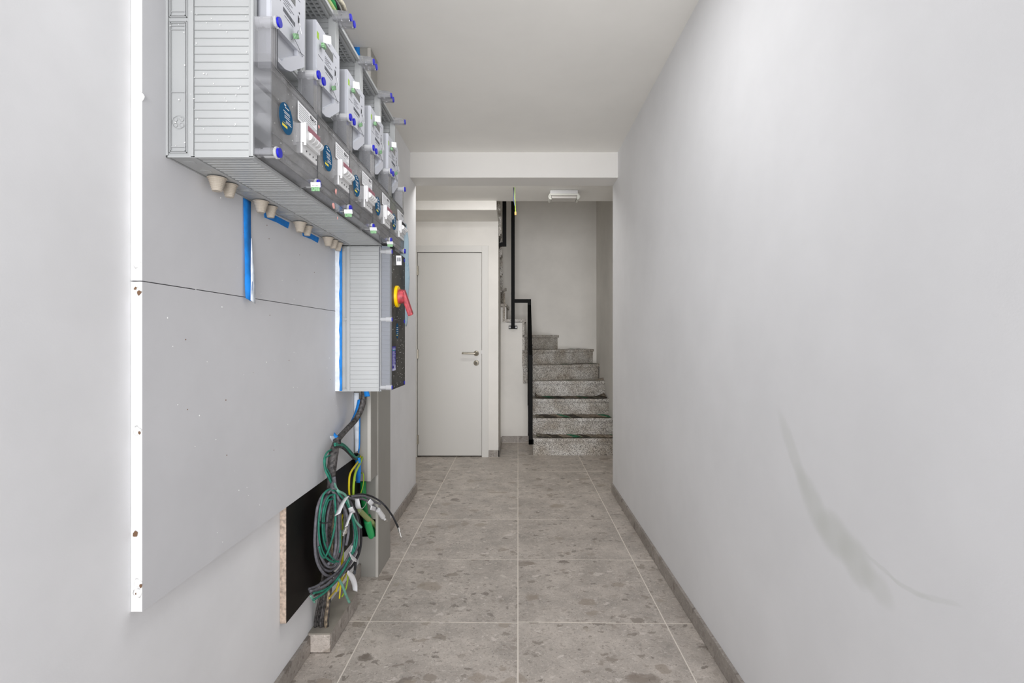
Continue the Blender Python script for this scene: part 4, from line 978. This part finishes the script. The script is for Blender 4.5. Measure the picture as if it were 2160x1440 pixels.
coil([(702, 1006, -.705), (702, 1034), (728, 1046), (748, 1078), (757, 1115), (754, 1150), (740, 1186), (718, 1216), (698, 1236), (676, 1248), (660, 1250)], g, CABG, .010)
coil([(702, 1006, -.705), (712, 1036), (740, 1054), (756, 1090), (762, 1130), (758, 1165), (744, 1192), (728, 1206), (712, 1210), (700, 1206)], .0048, CABB, .002)
coil([(695, 1050), (684, 1090), (680, 1130), (684, 1160), (694, 1180), (702, 1184)], .0045, CABB, .0)
coil([(702, 1006, -.705), (700, 1046), (692, 1080), (688, 1120), (690, 1150), (697, 1168)], .0045, CABG, .006)
coil([(702, 1006, -.705), (712, 1048), (722, 1062), (731, 1085), (735, 1120), (730, 1150)], .0055, CABG, .024)
gg = .0036; GL = 'green cable'
coil([(704, 1016, -.695), (706, 1034), (694, 1032), (682, 1044), (675, 1075), (672, 1110), (675, 1145), (684, 1170), (696, 1182), (706, 1186)], gg, CABGR, .024, lab=GL)
coil([(704, 1016, -.695), (706, 1040), (694, 1046), (684, 1068), (680, 1100), (683, 1140), (694, 1168), (706, 1182), (714, 1184)], gg, CABGR, .020, lab=GL)
coil([(704, 1016, -.695), (704, 1048), (692, 1056), (685, 1080), (683, 1110), (687, 1142)], gg, CABGR, .016, lab=GL)
coil([(704, 1016, -.695), (706, 1050), (708, 1080), (706, 1110), (698, 1145), (686, 1174), (678, 1170), (673, 1152)], gg, CABGR, .026, lab=GL)
coil([(704, 1016, -.695), (712, 1034), (728, 1044), (738, 1072), (748, 1096), (762, 1112)], .0050, CABPG, .030, lab='pale green cable')
coil([(704, 1016, -.695), (714, 1040), (732, 1062), (744, 1096), (749, 1130), (742, 1168), (726, 1200), (706, 1228), (684, 1244), (661, 1251)], gg, CABGR, .030, lab=GL)
coil([(740, 1080), (752, 1120), (751, 1150), (743, 1168)], .0040, CABGR, .030, lab=GL)
coil([(738, 1175), (722, 1205), (704, 1230), (684, 1250), (661, 1265)], .0038, CABGR, .034, lab=GL)
coil([(718, 1118), (718, 1140), (716, 1165)], .0040, CABGR, .020, lab=GL)
coil([(713, 1218), (722, 1234), (730, 1255), (737, 1270)], .0050, CABPG, .016, lab='pale green cable')
coil([(752, 1140), (757, 1165), (751, 1180), (748, 1209)], .0055, CABB, .004)
coil([(699, 948, -.716), (690, 954, -.717), (684, 968, -.716), (686, 990, -.71), (694, 1008, -.70), (702, 1026, -.698)], gg, CABGR, lab=GL)
coil([(696, 960, -.716), (687, 966, -.716), (687, 984, -.712), (695, 1000, -.704), (700, 1018, -.70)], .003, CABGR, lab=GL)
coil([(704, 1006, -.69), (706, 1020, -.69), (708, 1038, -.69)], .007, CABG)
bm = bmesh.new(); tube(bm, [at(672, 1099, -.70), at(683, 1103, -.668), at(700, 1100, -.664)], .0022, 6); rrel(link('cable_tie', bm, CABB, K), K)
bm = bmesh.new(); tube(bm, [at(692, 1040, -.69), at(703, 1030, -.672), at(716, 1036, -.668)], .0030, 6); rrel(link('cable_tie', bm, CABG, K), K)
coil([(700, 1222), (684, 1236), (668, 1246), (656, 1252)], .0034, CABG, .020)
coil([(706, 1224), (690, 1240), (676, 1250), (663, 1256)], .0034, CABD, .016)
coil([(655, 1256), (660, 1264), (664, 1270)], .0035, CABPG, .028, lab='frayed pale green cable end')
# tags on cables
def tagp(pts_, hw, par, n='wire_tag'):
    bm = bmesh.new(); ribbon(bm, [at(*p) for p in pts_], hw); rrel(link(n, bm, PAPER, par, True), par)
xt = -.628
tagp([(732, 1047, xt), (722, 1062, xt), (712, 1085, xt)], [(.0085, 0, .003), (.009, 0, .004), (.0095, 0, .005)], K)
tagp([(739, 1070, xt), (744, 1082, xt)], [(.008, 0, .003), (.010, 0, .003)], K)
tagp([(741, 1080, xt), (735, 1096, xt), (730, 1110, xt)], [(.006, 0, .002), (.006, 0, .003), (.005, 0, .002)], K)
tagp([(738, 1168, xt), (743, 1176, xt), (752, 1182, xt)], [(-.002, 0, .009), (-.001, 0, .010), (0, 0, .006)], K)
tagp([(743, 1150, -.66), (741, 1164, -.66)], [(.004, 0, .001), (.007, 0, .002)], K)
tagp([(733, 1206, -.64), (742, 1216, -.64), (748, 1232, -.64), (749, 1246, -.64)], [(.002, 0, .006), (.009, 0, .006), (.010, 0, .001), (.009, 0, -.003)], K)
bm = bmesh.new(); p = at(727, 1119, -.64); lathe(bm, p + Vector((.006, 0, .012)), (-.4, 0, -1), [(0, .006), (.012, .006), (.013, .009), (.022, .009), (.024, .004), (.032, .004)], 10); rrel(link('cable_lug', bm, SILV, K), K)
bm = bmesh.new(); p = at(748, 1203, -.655); lathe(bm, p, (0, 0, -1), [(0, .005), (.012, .005), (.014, .004)], 10); rrel(link('cable_lug', bm, INK, K), K)
# long black cable springing out
Q = empty('loose_cable', at(740, 1045, -.67), 'single black cable arching out over the floor with a bare metal tip', 'cable')
c_ = [(716, 1040, -.69), (740, 1046, -.672), (762, 1042, -.655), (785, 1047, -.63), (808, 1062, -.59), (826, 1085, -.54), (838, 1108, -.50), (842, 1119, -.485)]
coil(c_, .0040, CABB, par=Q); coil([(842, 1118, -.485), (847, 1134, -.475)], .0026, SILV, par=Q, name='cable_tip'); coil([(841, 1113, -.488), (843, 1121, -.482)], .0052, SILV, par=Q, name='tip_collar')
Q2 = empty('loose_cable', at(744, 1049, -.66), 'grey cable with a silver sleeve and lug at its end, tagged with white flags', 'cable')
coil([(718, 1042, -.69), (744, 1052, -.66), (765, 1052, -.645), (782, 1062, -.63), (794, 1072, -.62)], .0052, CABG, par=Q2)
coil([(742, 1047, -.664), (768, 1046, -.645), (786, 1056, -.63), (802, 1063, -.615)], .0050, CABG, par=Q2)
bm = bmesh.new(); a, b_ = at(797, 1075, -.615), at(808, 1090, -.605); d = (b_ - a); lathe(bm, a, d, [(0, .011), (d.length, .011), (d.length + .001, .005), (d.length + .014, .005), (d.length + .016, .003), (d.length + .024, .006)], 14); rrel(setp(link('silver_sleeve', bm, WHITE, Q2), 'white and silver sleeve'), Q2)
coil([(810, 1092, -.603), (817, 1099, -.60)], .004, SILV, par=Q2, name='cable_lug')
tagp([(778, 1056, -.61), (786, 1064, -.605)], [(.006, 0, .008), (.006, 0, .008)], Q2)
tagp([(782, 1070, -.60), (793, 1074, -.60)], [(.002, 0, .009), (.0, 0, .008)], Q2)
tagp([(753, 1052, -.64), (755, 1066, -.635), (758, 1072, -.635), (766, 1071, -.63)], [(.008, 0, .001), (.010, 0, .001), (.008, 0, .002), (.001, 0, .001)], Q2)
coil([(757, 1082, -.64), (763, 1074, -.635), (770, 1066, -.63), (773, 1058, -.628)], .0012, SILV, par=Q2, name='bead_chain')
# green/black arc into the trunking slot
A_ = empty('earth_cable', at(712, 942, -.70), 'green and black cable pair arching from the bundle to the trunking slot', 'cable')
coil([(706, 936, -.70), (722, 936, -.705), (738, 950, -.71), (750, 964, -.71), (758, 960, -.72)], .0045, CABGR, par=A_, lab='green cable')
coil([(706, 942, -.695), (722, 944, -.70), (736, 956, -.705), (748, 968, -.705), (757, 966, -.715)], .0045, CABB, par=A_)
coil([(706, 939, -.69), (724, 940, -.70), (744, 960, -.70), (756, 972, -.712)], .0038, CABGR, par=A_, lab='green cable')
# yellow-green wires
for nm, lab, path, m_, r in (
    ('earth_wire', 'yellow earth wire bending down left of the green pipe', [(764, 954, -.725), (754, 975, -.705), (739, 998, -.69), (736, 1025, -.68), (737, 1046, -.675)], CABY, .0042),
    ('earth_wire', 'yellow-green earth wire bending down next to the green pipe', [(768, 954, -.72), (760, 975, -.70), (750, 996, -.69), (746, 1020, -.68), (745, 1046, -.675)], CABYG, .0052),
    ('earth_wire', 'thin yellow-green wire looping in front of the trunking slot', [(759, 1000, -.715), (764, 997, -.70), (767, 1003, -.69), (766, 1022, -.685), (761, 1040, -.68)], CABYG, .0022),
    ('earth_wire', 'thick yellow wire making a tall loop inside the coil', [(733, 1092, -.70), (726, 1084, -.70), (720, 1096, -.70), (719, 1140, -.70), (721, 1180, -.70), (718, 1215, -.70), (708, 1248, -.705)], CABY, .0040),
    ('earth_wire', 'yellow-green wire looping inside the coil beside the yellow one', [(737, 1104, -.695), (730, 1090, -.695), (724, 1100, -.695), (724, 1150, -.695), (722, 1200, -.70), (712, 1240, -.705)], CABYG, .0032),
    ('earth_wire', 'yellow wire end fanning out left over the ledge', [(736, 1180, -.69), (730, 1210, -.70), (712, 1238, -.705), (694, 1262, -.71)], mat('dusty_yellow_cable', (206, 182, 84), .6), .0038),
    ('earth_wire', 'yellow-green wire end hanging nearest the trunking', [(728, 1185, -.69), (734, 1210, -.69), (730, 1240, -.695), (721, 1258, -.70)], CABYG, .0032),
    ('earth_wire', 'yellow wire end hanging in the middle of the fan', [(733, 1180, -.685), (722, 1215, -.70), (718, 1240, -.70), (716, 1262, -.70)], CABY, .0032)):
    W_ = empty(nm, at(*path[0]), lab, 'wire'); coil(path, r, m_, par=W_, name='wire', seg=7)
# conduits in the slot
for nm, lab, path, m_, r in (
    ('green_conduit', 'dark green plastic conduit rising inside the slot of the trunking', [(775, 1110, -.72), (771, 1085, -.722), (767, 1050, -.725), (766, 1015, -.728)], CONDG, .0135),
    ('green_conduit', 'short bright green conduit stub at the bottom of the trunking slot', [(775, 1098, -.706), (779, 1115, -.706), (784, 1130, -.706)], CONDL, .0165),
    ('green_conduit', 'second green conduit behind the bright stub in the trunking slot', [(777, 1088, -.715), (783, 1108, -.712), (788, 1126, -.705)], CONDG, .0115),
    ('flexible_conduit', 'pale yellow-green hose slanting into the trunking slot', [(756, 1074, -.70), (764, 1082, -.70), (776, 1094, -.70), (788, 1104, -.70), (792, 1112, -.705)], CONDP, .0115),
    ('green_conduit', 'small green conduit piece beside the upper trunking', [(763.5, 958, -.728), (762.5, 983, -.728)], CONDG, .0095)):
    W_ = empty(nm, at(*path[0]), lab, 'conduit'); coil(path, r, m_, par=W_, name='pipe', seg=14)
# things on top of the cabinets near the ceiling
T_ = empty('cable_tangle', (-.62, 1.6, ZT + .01), 'green, black and pale cables lying on top of the meter cabinets', 'cables')
for path, m_, r in (([(674, -28, -.60), (688, -2, -.60), (699, 16, -.602), (706, 27, -.615)], CONDP, .011),
                    ([(680, -30, -.60), (692, -8, -.598), (703, 8, -.60), (709, 22, -.61)], CONDG, .010),
                    ([(688, -30, -.60), (700, -6, -.595), (712, 12, -.592), (719, 31, -.60)], CABB, .0055),
                    ([(672, -22, -.612), (686, 4, -.612), (697, 22, -.615), (702, 30, -.62)], CONDG, .006),
                    ([(700, -28, -.585), (712, -6, -.582), (722, 8, -.585), (727, 22, -.59)], mat('foam_scrap', (196, 190, 172), .9, noise=.3, nscale=40), .008)):
    bm = bmesh.new(); tube(bm, [at(*p) for p in path], r, 10, 6); rrel(link('cable', bm, m_, T_, True), T_)
tape_piece('masking_tape', [(753, 97, -.7323), (753, 108, -.7323), (756, 118, -.7258), (759, 128, -.7194)], [(.013, 0, 0), (.012, 0, 0), (.008, 0, .002), (.004, 0, .002)], TAPE, 'blue masking tape at the top of the upper trunking, under the ceiling', 0)
# white paint and pink filler splashes on the near cabinet and covers
def splashes(par, m, spots, name):
    bm = bmesh.new()
    for (x, y, z, sz, ax) in spots:
        k = rg.randint(5, 7); d = Vector((0, -1, 0)) if ax == 'y' else (Vector((1, 0, 0)) if ax == 'x' else Vector((0, 0, -1)))
        u = d.orthogonal().normalized(); v = d.cross(u); c = Vector((x, y, z))
        ring = [bm.verts.new(c + (u * math.cos(2 * PI * q / k) + v * math.sin(2 * PI * q / k)) * sz * rg.uniform(.5, 1.3)) for q in range(k)]
        top = bm.verts.new(c + d * .0008)
        for q in range(k): bm.faces.new((ring[q], ring[(q + 1) % k], top))
    o = link(name, bm, m, par); o['kind'] = 'stuff'; o.location = -Vector(par.location); return o
sp = [(rg.uniform(-.735, -.57), YM - .0004, rg.uniform(1.54, 1.84), rg.uniform(.0006, .0018), 'y') for _ in range(46)]
splashes(cabs[0], WHT, sp, 'paint_splashes')
for ci, cb in enumerate(cabs[:3]):
    sp = [(XC + .0004, YM + LM * ci + rg.uniform(.01, .24), rg.uniform(1.54, 1.72), rg.uniform(.0005, .0014), 'x') for _ in range(22)]
    splashes(cb, WHT, sp, 'paint_splashes')
PINKF = mat('pink_filler', (236, 168, 160), .8)
q = [at(709, 404, XC + .001), at(703, 434, XC + .001), at(673, 268, XC + .001), at(712, 460, XC - .001)]
splashes(cabs[1], PINKF, [(p.x, p.y, p.z, sz, 'x') for p, sz in zip(q, (.009, .012, .005, .005))], 'filler_splashes')
sp = [(XS + .0003, rg.uniform(YS + .01, YS + .245), rg.uniform(ZL + .01, 1.5), rg.uniform(.0005, .0019), 'x') for _ in range(110)]
splashes(sb, WHT, sp, 'dust_specks')
splashes(sb, RED, [], 'x') if False else None
